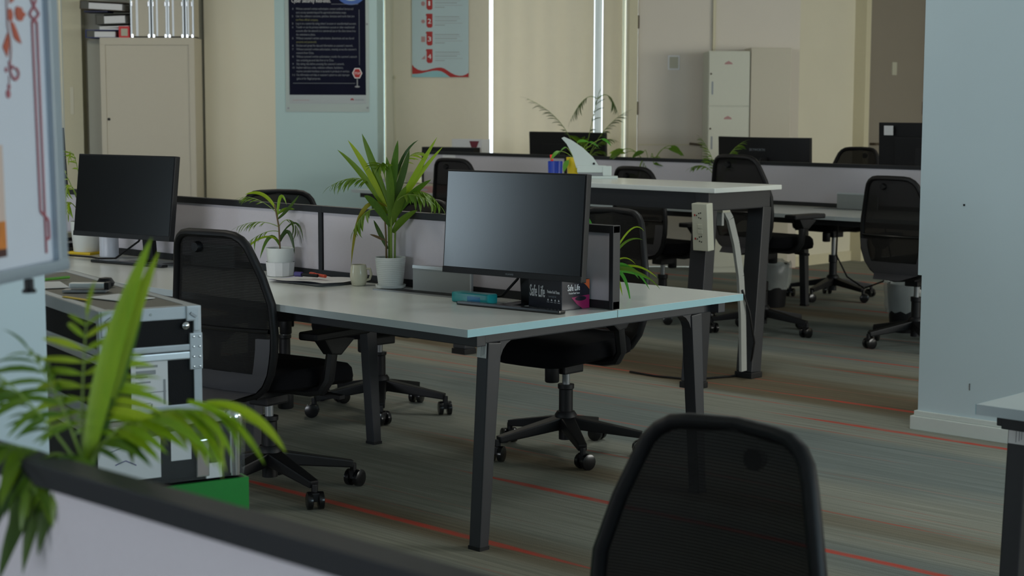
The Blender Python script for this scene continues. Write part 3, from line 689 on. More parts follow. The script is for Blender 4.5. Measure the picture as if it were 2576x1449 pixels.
def frond(root, P, nl, ll, wid, m, rnd, t0=.35, r=.0028, k=1.0, stemm='stem', name='frond', spread=55, droop=.25):
    """a stem along three control points with leaflets left and right"""
    P = [C3(p) if not isinstance(p, Vector) else p for p in P]
    st = MB().tube([bez(P, i/10) for i in range(11)], r, 5, r2=r*.35).build(name, stemm, root, smooth=True)
    for i in range(nl):
        t = t0+(1-t0)*(i+.3)/nl; pos = bez(P, t); tan = (bez(P, min(1, t+.03))-bez(P, t-.03)).normalized()
        side = tan.cross(UZ); side = UR if side.length < .1 else side.normalized(); up = side.cross(tan).normalized()
        env = math.sin(math.pi*(.18+.72*(i+.5)/nl))
        for sg in (-1, 1):
            a = rad(spread*(1-.55*i/nl)+rnd.uniform(-7, 7)); d = tan*math.cos(a)+side*sg*math.sin(a)+UZ*(rnd.uniform(-.05, .12)-droop*.4)
            put_leaf('leaflet', st, pos, d, up+UZ*.3, ll*env*rnd.uniform(.85, 1.12), k*rnd.uniform(.6, 1.3), wid*rnd.uniform(.85, 1.15), m)
    put_leaf('leaflet', st, P[2], (P[2]-P[1]), UZ, ll*.55, k*.5, wid, m)
    return st
def blade(root, P, wcm, m, name='leaf', n=10, fold=.2, tw=0):
    """one strap leaf swept along a curve, wcm = width in cm"""
    P = [C3(p) for p in P]; vs = []; fs = []; prev = None
    for i in range(n+1):
        t = i/n; p = bez(P, t); tan = (bez(P, min(1, t+.02))-bez(P, max(0, t-.02))).normalized()
        s = tan.cross(UF*(.8)+UZ*.35+UR*tw); s.normalize(); up = s.cross(tan)
        w_ = wcm*.005*(math.sin(math.pi*(.10+.90*t))**.7 if i < n else .02)
        vs += [p-s*w_+up*w_*fold, p, p+s*w_+up*w_*fold]
    for i in range(n): a = i*3; fs += [(a, a+1, a+4, a+3), (a+1, a+2, a+5, a+4)]
    return MB().add(vs, fs).build(name, m, root, smooth=True)
def pot(root, r0, r1, h, m='pot_white', soil=True, z0=0, ridges=0, wall=.004):
    prof = [(r0*.96, z0), (r0, z0+.004)]
    if ridges:
        for i in range(ridges):
            za = z0+.006+(h-.012)*i/ridges; zb = z0+.006+(h-.012)*(i+.85)/ridges
            ra = r0+(r1-r0)*(za-z0)/h; rb = r0+(r1-r0)*(zb-z0)/h; prof += [(ra+.0008, za), (rb+.0008, zb), (rb-.0004, zb+.0008)]
    prof += [(r1, z0+h-.001), (r1-.001, z0+h), (r1-wall, z0+h-.001), (r1-wall-.002, z0+h-.03)]
    o = MB().lathe(prof, 32).build('pot', m, root, smooth=True)
    if soil: MB().lathe([(r1-wall-.001, z0+h-.02), (r1*.5, z0+h-.012), (.002, z0+h-.011)], 24, cap=False).build('soil', 'soil', root, smooth=True)
    return o
rnd = random.Random(5)
# leafy palm in the ridged white pot
pp = thing('potted_palm', 'leafy green palm in a ribbed white pot with saucer, left of main monitor', 'plant', (-4.765, 4.255, .74))
MB().lathe([(.050, 0), (.056, .004), (.058, .014), (.054, .014), (.05, .006)], 32).build('saucer', 'pot_white', pp, smooth=True)
pot(pp, .046, .058, .112, z0=.007, ridges=14)
B0 = 11.3
for q in ((-1.5, 0), (0, .5), (1.6, .3), (.4, -.8), (-.6, .9)):
    MB().tube([C3((q[0], B0-2, q[1])), C3((q[0]*1.1, B0+8, q[1])), C3((q[0]*1.4, B0+17, q[1]*1.2))], .0042, 6, r2=.003).build('cane', 'stem' if q[0] > -1 else 'stem_brown', pp, smooth=True)
fr = [  # base, middle, tip (cm right / up / away from the pot), leaflets, length, width, material
 ((-1, B0+15, 0), (-7, 41, 2), (-21, 34, -2), 9, .085, .17, 'leaf_green'),
 ((-1, B0+14, 1), (-8, 30, -3), (-13, 20, -5), 8, .080, .20, 'leaf_green'),
 ((1, B0+14, 0), (8, 38, -2), (18, 28, -3), 11, .105, .22, 'leaf_green'),
 ((1, B0+16, -1), (5, 34, -6), (14, 30, -9), 8, .085, .22, 'leaf_green'),
 ((0, B0+17, 1), (4, 46, 3), (12, 44, 4), 7, .075, .15, 'leaf_lime'),
 ((0, B0+17, 0), (-3, 44, -2), (-3, 40, -6), 6, .080, .22, 'leaf_green')]
EE = lambda p: (p[0]*1.05, 11.3+(p[1]-11.3)*1.22, p[2])
for a, b, c, n_, l_, w_, m_ in fr: frond(pp, (EE(a), EE(b), EE(c)), n_, l_, w_, m_, rnd, t0=.45, k=1.0, droop=.5)
for a, b, c, w_, m_ in (((-1, B0+14, 0), (-9, 38, 0), (-19, 45, 1), 2.2, 'leaf_green'), ((-1, B0+15, 0), (-8, 40, -1), (-15, 48, -1), 2.2, 'leaf_lime'),
  ((0, B0+15, 0), (-6, 40, 0), (-10, 50, 0), 2.6, 'leaf_green'), ((0, B0+14, 0), (1, 38, -1), (3, 48, -2), 2.8, 'leaf_green'), ((0, B0+14, 0), (5, 38, 1), (7, 45, 0), 2.4, 'leaf_dark'),
  ((1, B0+13, 0), (8, 36, -1), (17, 49, 0), 2.0, 'leaf_lime'), ((1, B0+13, 0), (10, 38, 1), (19, 46, 2), 1.6, 'leaf_lime'), ((1, B0+12, 0), (7, 32, -3), (15, 36, -4), 2.6, 'leaf_green'),
  ((0, B0+10, 0), (-6, 30, -3), (-9, 31, -4), 2.8, 'leaf_green'), ((0, B0+10, 0), (4, 30, -4), (6, 34, -4), 3.0, 'leaf_green'), ((-1, B0+16, 0), (-12, 34, -2), (-14, 9, -3), 1.5, 'leaf_yellow'),
  ((-1, B0+3, 0), (-4, B0+8, 0), (-6, B0+12, 0), 1.6, 'leaf_dark'), ((-1, B0+5, 0), (-5, B0+7, 0), (-7.5, B0+7.5, 0), 1.0, 'stem_brown'), ((1, B0+8, 0), (4, 24, -2), (10, 26.5, -2), 2.6, 'leaf_green'),
  ((0, B0+15, 1), (2, 44, 3), (10, 48, 4), 1.2, 'leaf_dark'), ((0, B0+12, -1), (1, 34, -4), (-1, 43, -4), 2.8, 'leaf_green')): blade(pp, (EE(a), EE(b), EE(c)), w_*1.1, m_)
# slender palm in the smooth white pot
p2 = thing('potted_palm', 'slender palm in a torn white pot, left of the loose papers', 'plant', (-5.425, 4.245, .74))
pot(p2, .046, .058, .115); MB().lathe([(.054, .002), (.059, .055), (.060, .058), (.058, .056)], 12, cap=False).build('pot_sleeve', 'paper', p2)
MB().tube([C3((0, 10, 0)), C3((-.4, 20, 0)), C3((-2, 29, 0))], .0035, 6).build('cane', 'stem_brown', p2, smooth=True)
for a, b, c, n_, l_, w_, m_ in (((-1.5, 26, 0), (-9, 33, -1), (-15, 32, -2), 6, .07, .14, 'leaf_green'), ((-.6, 20, 0), (-8, 24, -1), (-17, 20, -2), 7, .075, .13, 'leaf_green'), ((-.5, 18, 0), (-6, 20, -2), (-16, 11, -4), 6, .07, .13, 'leaf_green'), ((-.5, 20, 0), (4, 27, 0), (8, 17, -1), 5, .075, .14, 'leaf_dark')):
    frond(p2, (a, b, c), n_, l_, w_, m_, rnd, t0=.3, r=.0018, k=.8, droop=.5)
for a, b, c, w_, m_ in (((-1, 23, 0), (3, 26, 0), (8, 33, 0), 1.3, 'leaf_dark'), ((-1, 24, 0), (0, 38, 0), (3, 29, -1), 1.3, 'leaf_lime'), ((0, 14, 0), (4, 24, 0), (6, 9, -1), 1.8, 'leaf_dark'), ((0, 12, 0), (-4, 22, -1), (-8, 7, -2), 1.6, 'leaf_green'),
  ((-1.5, 27, 0), (-6, 36, 0), (-14, 33, 0), 1.6, 'leaf_lime'), ((0, 16, 0), (8, 28, 0), (9.5, 14, 0), .8, 'leaf_dark'), ((-1, 25, 0), (2, 28, 1), (6, 27, 1), 1.5, 'leaf_green'), ((0, 14, 0), (-7, 20, -2), (-16, 8, -3), 1.0, 'leaf_lime')): blade(p2, (a, b, c), w_, m_)
# spider plant behind the end of the screen
p3 = thing('spider_plant', 'spider plant spilling out behind the end of the desk screen', 'plant', (-3.985, 4.60, .74))
pot(p3, .042, .055, .10)
for i, (a, b, c, w_, m_) in enumerate((((0, 9, 0), (-4, 26, 0), (-9, 33, -1), 1.3, 'leaf_bright'), ((0, 9, 0), (6, 24, 0), (13.5, 21, -1), 1.0, 'leaf_green'), ((0, 9, 0), (9, 31, 0), (14, 24, 0), .7, 'leaf_lime'), ((0, 9, 0), (6, 16, -1), (12, 7, -2), 1.6, 'leaf_bright'),
   ((0, 9, 0), (9, 16, -1), (16, 3, -2), 1.2, 'leaf_bright'), ((0, 9, 0), (7, 13, -2), (14, 8, -3), 1.4, 'leaf_green'), ((0, 9, 0), (7, 14, -2), (9, -2, -4), 1.3, 'leaf_bright'), ((0, 9, 0), (11, 15, 0), (19, 7, -1), .9, 'leaf_lime'),
   ((0, 9, 0), (12, 13, -1), (20, 3, -1), .8, 'leaf_green'), ((0, 9, 0), (4, 12, -2), (6, 1, -4), 1.2, 'leaf_lime'), ((0, 9, 0), (8, 11, 1), (17, 6, 1), 1.2, 'leaf_bright'), ((0, 9, 0), (6, 18, 0), (11, 12, 0), .6, 'leaf_lime'), ((0, 9, 0), (-5, 18, 1), (-12, 12, 2), 1.2, 'leaf_green'), ((0, 9, 0), (-2, 20, 2), (-6, 22, 4), 1.2, 'leaf_green'))):
    blade(p3, (a, b, c), w_, m_, n=12)
# plant behind the left monitor
p4 = thing('potted_fern', 'arching fern in a white pot behind the left monitor', 'plant', (-6.86, 4.235, .752))
pot(p4, .060, .072, .14)
for a, b, c, n_ in (((0, 13, 0), (-7, 40, -1), (-8, 26, -4), 7), ((0, 13, 0), (-4, 52, 0), (-6, 44, -3), 7), ((0, 13, 0), (6, 44, 0), (8, 34, 0), 6), ((0, 13, 0), (-9, 30, -2), (-7, 18, -5), 7), ((0, 13, 0), (-11, 44, 2), (-14, 40, 2), 6), ((0, 13, 0), (2, 36, 4), (3, 40, 6), 6)):
    frond(p4, (a, b, c), n_, .08, .15, 'leaf_lime', rnd, t0=.4, k=1.0, droop=.6)
# foreground palm, close to the lens
p5 = thing('potted_palm', 'large blurred palm in the bottom left corner of the foreground', 'plant', (-1.735, 1.062, .74))
pot(p5, .055, .068, .13)
G = lambda p: (p[0]*1.198, 25.9+(p[1]-33.1)*1.198, p[2]*1.198)
for q in ((-.8, 0), (.6, .5), (0, -.8)): MB().tube([C3((q[0], 11, q[1])), C3((q[0]*.6, 18, q[1])), C3((q[0]*.3, 26.5, q[1]*.5))], .004, 6).build('cane', 'stem_brown', p5, smooth=True)
for a, b, c, w_, m_ in (((.1, 33, 0), (1.2, 44.3, 2), (6.4, 56.2, 3), 2.0, 'leaf_lime'), ((.1, 33, 1), (2.2, 44.2, 3), (6.9, 54.8, 4), 1.8, 'leaf_lime'), ((-.2, 33, 0), (1.8, 42.3, 2), (4.6, 52.4, 3), 1.6, 'leaf_lime'), ((.2, 33, .5), (2.4, 42, 3), (5.2, 49, 4), 1.5, 'leaf_green'),
  ((.5, 34.8, -4), (-2.1, 37.5, -8), (-3.6, 25.5, -10), 1.9, 'leaf_dark'), ((.5, 34.8, -4), (-.6, 37.5, -8), (-2.1, 27.3, -10), 2.0, 'leaf_dark'), ((.5, 34.8, -4), (-.3, 36.4, -8), (-1.2, 29.4, -9), 1.7, 'leaf_dark'), ((.5, 34.8, -4), (.8, 36.4, -8), (.3, 31.1, -9), 1.5, 'leaf_dark'), ((.3, 34.5, -4), (-4.0, 37.5, -8), (-4.8, 27.3, -10), 1.9, 'leaf_dark'), ((.3, 34.5, -4), (-5.5, 37, -8), (-6.8, 28, -10), 1.9, 'leaf_dark'), ((11.4, 39.3, 4), (16, 39.2, 5), (19.3, 34.0, 5), 1.2, 'leaf_lime'), ((9.5, 39.5, 4), (14.5, 38.5, 4), (17.2, 33, 4), 1.0, 'leaf_lime'), ((.3, 34, -3), (-3, 36, -9), (-5.6, 25, -11), 2.0, 'leaf_dark')): blade(p5, (G(a), G(b), G(c)), w_*1.25, m_, n=14)
for a, b, c, n_, l_, w_, m_, t_, sp_ in (((.1, 33, 0), (3.6, 41.6, 2), (14.5, 37.6, 5), 14, .092, .17, 'leaf_lime', .22, 58), ((-.2, 33, 0), (-.9, 40.3, 2), (-.5, 48.1, 4), 9, .078, .12, 'leaf_lime', .3, 85), ((-.2, 33, 0), (-4.1, 40.6, -2), (-8, 44.1, -4), 8, .07, .13, 'leaf_green', .3, 65),
   ((0, 33, 0), (-2, 40.7, 0), (-5.9, 45.1, 2), 8, .07, .13, 'leaf_green', .3, 70), ((0, 33, 0), (.6, 39.7, 3), (2.6, 42.4, 4), 7, .075, .13, 'leaf_lime', .3, 80), ((-.2, 33, 0), (-2.2, 38.5, -5), (-3.1, 33.5, -9), 8, .075, .18, 'leaf_green', .3, 60), ((0, 33, 0), (0, 38.3, -6), (-.4, 33.9, -9), 8, .07, .18, 'leaf_green', .3, 60), ((0, 33, 0), (-4, 36.5, -3), (-6.9, 37.1, -6), 8, .075, .16, 'leaf_green', .3, 60), ((0, 33, 0), (1.9, 37.5, 0), (3.7, 36.3, 2), 7, .06, .17, 'leaf_green', .3, 60)):
    frond(p5, (G(a), G(b), G(c)), n_, l_*1.22, w_*1.1, m_, rnd, t0=t_, r=.0022, k=1.1, droop=.6, spread=sp_)
# far plants around the far screen
p6 = thing('potted_palm', 'feathery palm arching above the far screen before the curtain', 'plant', (-8.92, 9.98, .742))
pot(p6, .06, .075, .14)
for a, b, c, n_ in (((0, 13, 0), (-4, 58, 0), (-42, 74, -3), 13), ((0, 13, 0), (10, 60, 0), (14, 77, -3), 5), ((14, 74, 0), (22, 84, -1), (29, 64, -2), 9), ((0, 13, 0), (14, 52, 0), (36, 64, -2), 11), ((13, 74, 0), (4, 82, -2), (-8, 57, -3), 9), ((0, 13, 0), (12, 46, -3), (26, 42, -5), 9), ((0, 13, 0), (2, 40, -3), (0, 42, -5), 8), ((0, 13, 0), (8, 36, 0), (18, 32, 1), 8)):
    frond(p6, (a, b, c), n_, .12, .15, 'leaf_dark' if c[1] > 50 else 'leaf_green', rnd, t0=.40, r=.0035, k=.8, droop=.3)
p7 = thing('trailing_pothos', 'light green pothos trailing over the far screen', 'plant', (-8.16, 9.92, .742))
pot(p7, .06, .072, .20)
for i in range(14):
    u = rnd.uniform(-22, 20); zt = rnd.uniform(8, 40) if u < -2 else rnd.uniform(20, 40)
    v = -22 if zt < 29 else rnd.uniform(-16, 4)
    st = MB().tube([bez([C3((0, 18, 0)), C3((u*.5, 40, v*.4)), C3((u, zt, v))], k/8) for k in range(9)], .0025, 5).build('vine', 'stem', p7, smooth=True)
    put_leaf('leaf', st, C3((u, zt, v)), UR*(1 if u > 0 else -1)*.8+UZ*rnd.uniform(-.6, .2)-UF*.3, UZ-UF*.6, rnd.uniform(.10, .14), .5, .55, rnd.choice(['leaf_lime', 'leaf_yellow', 'leaf_green']))
p8 = thing('potted_palm', 'small palm behind the high table, left of the tall chair', 'plant', (-7.20, 9.52, .742))
pot(p8, .055, .07, .12)
for a, b, c, n_ in (((0, 11, 0), (-3, 34, 0), (-13, 46, 0), 8), ((0, 11, 0), (2, 36, 0), (17, 44, 0), 8), ((0, 11, 0), (-6, 32, -2), (-20, 26, -4), 7), ((0, 11, 0), (4, 26, -2), (10, 34, -3), 7), ((0, 11, 0), (-4, 28, 0), (-8, 33, 0), 6)):
    frond(p8, (a, b, c), n_, .10, .19, 'leaf_green', rnd, t0=.45, r=.0035, k=.9, droop=.4)
p9 = thing('potted_plant', 'broad-leaved plant in a yellow pot on the high table', 'plant', (-6.50, 7.23, 1.02))
pot(p9, .042, .052, .115, m='yellow_pot')
for i, (a, b, c) in enumerate((((0, 9, 0), (-4, 15, 0), (-9, 15, -1)), ((0, 9, 0), (-1, 14, -2), (-4, 10, -5)), ((0, 9, 0), (2, 17, 0), (1, 20, 0)), ((0, 9, 0), (4, 15, -1), (6, 12, -3)), ((0, 9, 0), (1, 13, -3), (1, 9, -5)), ((0, 9, 0), (8, 20, 0), (15, 22, 0)), ((0, 9, 0), (5, 18, 2), (8, 20, 3)), ((0, 9, 0), (-3, 16, 2), (-5, 17, 4)))):
    st = MB().tube([bez([C3(a), C3(b), C3(c)], k/6) for k in range(7)], .0018, 5).build('leaf_stalk', 'stem', p9, smooth=True)
    d = (C3(c)-C3(b)).normalized(); put_leaf('leaf', st, C3(c), d*.6-UZ*.5+UR*(.4 if c[0] > 0 else -.3), UZ-UF*.5, .075, .7, .52, 'leaf_bright')

# ------------------------------------------------------------------ ceiling lamps (above the frame)
for i, (x, y, pw) in enumerate(((-11.4, 6.6, 6), (-10.2, 8.8, 5), (-11.0, 2.8, 6), (-2.2, 5.4, 12), (-4.7, 6.3, 12), (-7.4, 6.5, 11), (-5.4, 3.1, 10), (-7.6, 3.0, 6), (-6.2, 11.6, 5))):
    t = thing('ceiling_lamp', 'square recessed ceiling lamp panel above the office', 'lamp', (x, y, CEIL), 0, 'ceiling lamp panels')
    mb = MB()
    for b in ((-.31, .31, -.31, -.285), (-.31, .31, .285, .31), (-.31, -.285, -.285, .285), (.285, .31, -.285, .285)): mb.box(*b, -.02, 0)
    mb.build('lamp_frame', 'white_trim', t)
    dm = M.get('lamp_glow')
    if dm is None:
        dm = mat('lamp_glow', (.9, .85, .7, 1), .6); dm.node_tree.nodes['Principled BSDF'].inputs['Emission Color'].default_value = (1, .86, .62, 1); dm.node_tree.nodes['Principled BSDF'].inputs['Emission Strength'].default_value = 1.5
    bx('diffuser', 'lamp_glow', (-.284, .284, -.284, .284, -.012, -.004), t)
    l = area('lamp_light', (0, 0, -.03), (0, 0, 0), .55, .55, pw, (1, .95, .84) if x < -5 else (.90, .96, .96)); l.parent = t

# ------------------------------------------------------------------ whiteboard with ornamented poster
wb = thing('whiteboard', 'tilted whiteboard in a metal frame with red ornament print, at left edge', 'whiteboard', (-1.714, .5866, 0), rad(124))
T0 = Matrix.Translation((0, 0, 1.1883)) @ Matrix.Rotation(rad(-1.0), 4, 'X')
bx('board', 'board_white', (.02, .88, .004, .016, .018, 1.22), wb, T=T0)
for n_, b in (('frame_side', (.868, .90, -.006, .026, 0, 1.24)), ('frame_side', (0, .032, -.006, .026, 0, 1.24)), ('frame_top', (0, .90, -.006, .026, 1.21, 1.24))): bx(n_, 'board_frame', b, wb, .005, T=T0)
bx('frame_bottom', 'board_frame', (0, .90, -.008, .026, 0, .0185), wb, .006, T=T0)
MB().lathe([(.007, 0), (.007, .014), (.010, .016), (.010, .020)], 12, T=T0 @ Matrix.Translation((.788, .005, -.002)) @ Matrix.Rotation(rad(180), 4, 'X')).build('clamp_knob', 'black_plastic', wb, smooth=True)
MB().bar((.45, .045, 0.03), (.45, .030, 1.30), .04, .03, up=(0, 1, 0)).box(.20, .70, .03, .06, 0, .03).box(.43, .47, -.03, .30, 0, .03).build('stand_mast', 'steel_grey', wb, bevel=.004)
def P2(pts): return [(x, z) for x, z in pts]
def flat(name, m, poly, y=.0025, par=wb, T=T0): return MB().prism(poly, .0012, T @ Matrix.Translation((0, y, 0))).build(name, m, par)
def ell(cx, cz, rx, rz_, n=16): return [(cx+rx*math.cos(2*math.pi*i/n), cz+rz_*math.sin(2*math.pi*i/n)) for i in range(n)]
def line2(name, m, pts, wd, par=wb, T=T0, y=.0025):
    mb = MB()
    for a, b in zip(pts[:-1], pts[1:]): mb.bar(T @ Vector((a[0], y, a[1])), T @ Vector((b[0], y, b[1])), wd, .0012, up=tuple((T.to_3x3() @ Vector((0, 1, 0)))))
    return mb.build(name, m, par)
for dz in (0, .46):
    line2('border_line', 'print_rose', [(.8298, .363+dz), (.83, .0921+.0 if dz == 0 else .42+dz*0+.38), (.8548, .0772) if dz == 0 else (.83, .80), (.8555, .0504) if dz == 0 else (.83, .80001), (.8464, .0511) if dz == 0 else (.83, .80002)], .0042)
    line2('border_line', 'print_rose', [(.8449, .363+dz), (.8436, .0298) if dz == 0 else (.8449, .80)], .0042)
line2('border_link', 'print_rose', [(.8382, .3852), (.853, .375), (.8362, .3651), (.822, .3734), (.8382, .3852)], .0038)
for sx_ in (-1, 1): line2('border_line', 'print_rose', [(.8372, .3852), (.8372+sx_*.0075, .394), (.8372+sx_*.0075, .80)], .0042); line2('border_line', 'print_rose', [(.8372, .3655), (.8372+sx_*.0075, .362)], .0042)
flat('flower_bud', 'print_brickred', ell(.7646, .3693, .0075, .0088))
flat('flower_head', 'print_brickred', [(.7791, .3711), (.781, .3795), (.788, .3825), (.7945, .3808), (.80, .3815), (.803, .376), (.8133, .3724), (.804, .3675), (.80, .3625), (.7927, .3619), (.784, .3635)])
flat('leaf_print', 'print_brickred', [(.7638, .361), (.774, .358), (.7817, .3492), (.789, .339), (.7944, .3304), (.780, .3335), (.7722, .3379), (.767, .349)])
flat('leaf_print', 'print_brickred', [(.7538, .3437), (.757, .335), (.7566, .3247), (.7494, .3108), (.744, .317), (.7378, .324), (.745, .333)])
flat('leaf_print', 'print_brickred', [(.7646, .385), (.776, .389), (.783, .40), (.786, .42), (.776, .41), (.768, .40)])
line2('scroll_print', 'print_pink', [(.7559, .42), (.7537, .3551), (.760, .335), (.7615, .3216), (.757, .30), (.754, .29)], .0022)
line2('scroll_print', 'print_rose', [(.754, .305), (.757, .289), (.7645, .281), (.7701, .28), (.778, .283), (.7817, .2879), (.778, .294), (.7716, .2954)], .004)
for x, z, r in ((.7512, .2698, .004), (.7479, .2599, .0062), (.745, .293, .0035), (.765, .297, .003)): flat('dot_print', 'print_rose', ell(x, z, r, r, 12))
line2('scroll_print', 'print_pink', [(.752, .285), (.7495, .262)], .001)
for m_, z0, z1, zz0, zz1 in (('sunset_dark', .036, .047, .036, .047), ('sunset', .047, .085, .047, .085), ('sunset_pale', .085, .19, .085, .19)):
    flat('photo_print', m_, [(.20, z0), (.722, z0), (.722, z1), (.20, z1)])

# ------------------------------------------------------------------ flight case stack
e_ = rad(14); cz = rad(90)-e_          # front face runs along azimuth 14 deg
Q = Vector((-3.3178, 2.3551, 0)); st_rz = rad(90)-e_
def stack(name, label, cat): return thing(name, label, cat, Q, st_rz)
# local: x toward the right front corner (x=0 there), y away-left (+y = back)
fc = stack('flight_case', 'black flight case with aluminium edges and white label, top of the stack', 'case')
W_, D_, z0, z1 = .25, 1.0, .695, .956
bx('case_body', 'case_black', (-W_+.004, -.004, .004, D_-.004, z0+.004, z1-.004), fc)
bx('lid_surface', 'case_top', (-W_+.028, -.028, .028, D_-.028, z1-.005, z1-.0015), fc)
def ang(b, n_='edge_profile', m='alu_paint'): return bx(n_, m, b, fc, .002)
r_ = .03
for (a, b) in ((z1-.03, z1), (z0, z0+.026)):
    ang((-W_, 0, 0, .006, a, b)); ang((-.006, 0, .006, D_, a, b)); ang((-W_, -W_+.006, .006, D_, a, b)); ang((-W_, 0, D_-.006, D_, a, b))
for b in ((-W_+.006, -.006, .0, .028), (-W_+.006, -.006, D_-.028, D_)): ang((b[0], b[1], b[2], b[3], z1-.0035, z1))
for b in ((-W_, -W_+.028), (-.028, 0)): ang((b[0], b[1], .0281, D_-.0281, z1-.0035, z1))
for x in (-W_, -.02): ang((x, x+.02, -.0005, .006, z0, z1), 'corner_profile')
for y in (.0, D_-.02):
    for x in (-W_-.0005, -.0055): ang((x, x+.006, y, y+.02, z0, z1), 'corner_profile')
zm = z1-.105
for b in ((-W_, 0, -.001, .006), (-.006, .001, 0, D_), (-W_-.001, -W_+.006, 0, D_)):
    bx('lid_profile', 'alu_paint', (*b, zm-.002, zm+.014), fc, .003); bx('base_profile', 'aluminium', (*b, zm-.022, zm-.004), fc, .003)
for x in (-.030, -W_-.002):
    pl2 = bx('corner_brace', 'alu_paint', (x, x+.032, -.003, .008, zm-.048, zm+.040), fc, .003)
    for i in range(8): MB().lathe([(.0032, 0), (.0026, .0015), (.001, .0022)], 8, T=Matrix.Translation((x+.009+.015*(i % 2), -.003, zm-.041+.024*(i//2))) @ Matrix.Rotation(rad(90), 4, 'X')).build('rivet', 'chrome', pl2, smooth=True)
for x, sg in ((-.004, -1), (-W_+.004, 1)):
    cn = MB().box(min(x, x+sg*.034), max(x, x+sg*.034), -.004, .03, z1-.036, z1+.001).box(min(x, x+sg*.016), max(x, x+sg*.016), -.004, .02, z1-.062, z1-.03).build('ball_corner', 'alu_paint', fc, bevel=.004)
    MB().lathe([(.0095, 0), (.009, .004), (.005, .007), (.001, .008)], 14, T=Matrix.Translation((x+sg*.036, -.001, z1-.046)) @ Matrix.Rotation(rad(90), 4, 'X')).build('ball_rivet', 'chrome', cn, smooth=True)
    MB().bar((x+sg*.010, -.006, z1-.026), (x+sg*.024, -.006, z1-.016), .006, .003, up=(0, 1, 0)).build('corner_slot', 'steel_grey', cn)
for x in (-.125,): MB().lathe([(.004, 0), (.003, .002)], 8, T=Matrix.Translation((x, 0, z1-.015)) @ Matrix.Rotation(rad(90), 4, 'X')).build('rivet', 'chrome', fc)
lb = bx('case_label', 'paper', (-.175, -.085, .0018, .0042, z0+.02, z0+.145), fc)
for i, (zz, h_, x0_, x1_) in enumerate(((.120, .006, -.163, -.110), (.104, .010, -.163, -.115), (.096, .003, -.165, -.135), (.084, .004, -.165, -.128), (.060, .002, -.172, -.09), (.035, .0015, -.172, -.128), (.055, .004, -.132, -.127), (.02, .014, -.128, -.124))): bx('label_print', 'print_grey', (x0_, x1_, .0008, .0018, z0+zz, z0+zz+h_), lb)
bx('label_print', 'print_grey', (-.096, -.091, .0008, .0018, z0+.03, z0+.09), lb)
wc = stack('wrapped_case', 'silver-cornered case wrapped in clear film, under the flight case', 'case')
W2, za, zb = .36, .545, .693
bx('case_body', 'case_black', (-W2+.06, .075, -.06, .80, za+.002, zb-.012), wc, .01)
for x in (.055,):
    for y in (-.062, .78): MB().lathe([(.014, za+.004), (.015, za+.03), (.015, zb-.035), (.021, zb-.03), (.023, zb-.005), (.021, zb+.012), (.012, zb+.021), (.002, zb+.023)], 16, (x, y+.006, 0)).build('chrome_post', 'chrome', wc, smooth=True)
bx('top_board', 'label_cream', (-W2+.06, .06, -.05, .79, zb-.012, zb-.0005), wc)
bx('paper_sheet', 'paper', (-.28, -.13, -.0635, -.062, za+.02, zb-.03), wc); bx('tape_label', 'paper', (-.105, -.055, -.0645, -.063, za+.055, za+.125), wc)
for i, (a, b, m_) in enumerate((((-.26, .09), (-.19, .085), 'print_dim'), ((-.24, .06), (-.19, .055), 'purple_cap'), ((-.25, .11), (-.20, .10), 'print_dim'))):
    MB().tube([(a[0], -.0642, za+a[1]), ((a[0]+b[0])/2, -.0642, za+a[1]+.008), (b[0], -.0642, za+b[1])], .0012, 4).build('scribble', m_, wc)
bx('latch', 'chrome', (-.045, -.012, -.07, -.058, za+.01, za+.10), wc, .003); bx('hasp', 'paper', (-.02, .02, -.069, -.06, za-.0+.004, za+.04), wc, .002)
bx('film_wrap', 'film', (-W2+.055, .080, -.075, .805, za+.0015, zb-.0125), wc, .02)
gb = stack('storage_crate', 'bright green plastic crate at the bottom of the case stack', 'crate')
bx('crate_wall', 'green_box', (-.33, .085, -.075, -.067, .01, .543), gb); bx('crate_wall', 'green_box', (-.33, .085, .80, .808, .01, .543), gb)
bx('crate_wall', 'green_box', (.077, .085, -.067, .80, .01, .543), gb); bx('crate_wall', 'green_box', (-.33, -.322, -.067, .80, .01, .543), gb)
bx('crate_floor', 'green_box', (-.33, .085, -.075, .808, 0, .01), gb); bx('crate_lid', 'black_plastic', (-.322, .077, -.067, .80, .533, .5435), gb)
# things lying on the flight case
def oncase(o, x, y, label, cat, rz=0):
    v = Vector((x, y)); c, s = math.cos(st_rz), math.sin(st_rz); o.location = (Q.x+x*c-y*s, Q.y+x*s+y*c, .957); o.rotation_euler = (0, 0, st_rz+rz); return tag(o, label, cat)
oncase(bx('paper_sheet', 'paper', (-.05, .05, -.07, .07, 0, .0012)), -.115, .24, 'white sheet on the flight case behind the palm blade', 'paper', rad(20))
oncase(bx('paper_sheet', 'paper', (-.05, .05, -.08, .08, 0, .0012)), -.19, .62, 'white sheet on the flight case next to the pillar', 'paper', rad(-8))
oncase(MB().tube([(-.09, 0, .005), (.09, 0, .005)], .004, 8).build('pen', 'leaf_bright', smooth=True), -.17, .72, 'thin green pen on the flight case', 'pen', rad(20))
tl = oncase(MB().bar((-.045, 0, .016), (.045, 0, .016), .03, .014).build('hand_punch', 'aluminium', bevel=.004), -.14, .42, 'silver hand punch on the flight case', 'tool', rad(-30)); tl.name = 'hand_punch'
o = bx('punch_base', 'steel_grey', (-.06, .05, -.022, .022, 0, .006), tl); o = bx('punch_tip', 'black_plastic', (.045, .056, -.016, .016, .006, .024), tl)
oncase(MB().lathe([(.02, 0), (.024, .01), (.016, .022), (.002, .024)], 16).build('black_puck', 'black_plastic', smooth=True), -.06, .52, 'small black puck on the flight case', 'puck')
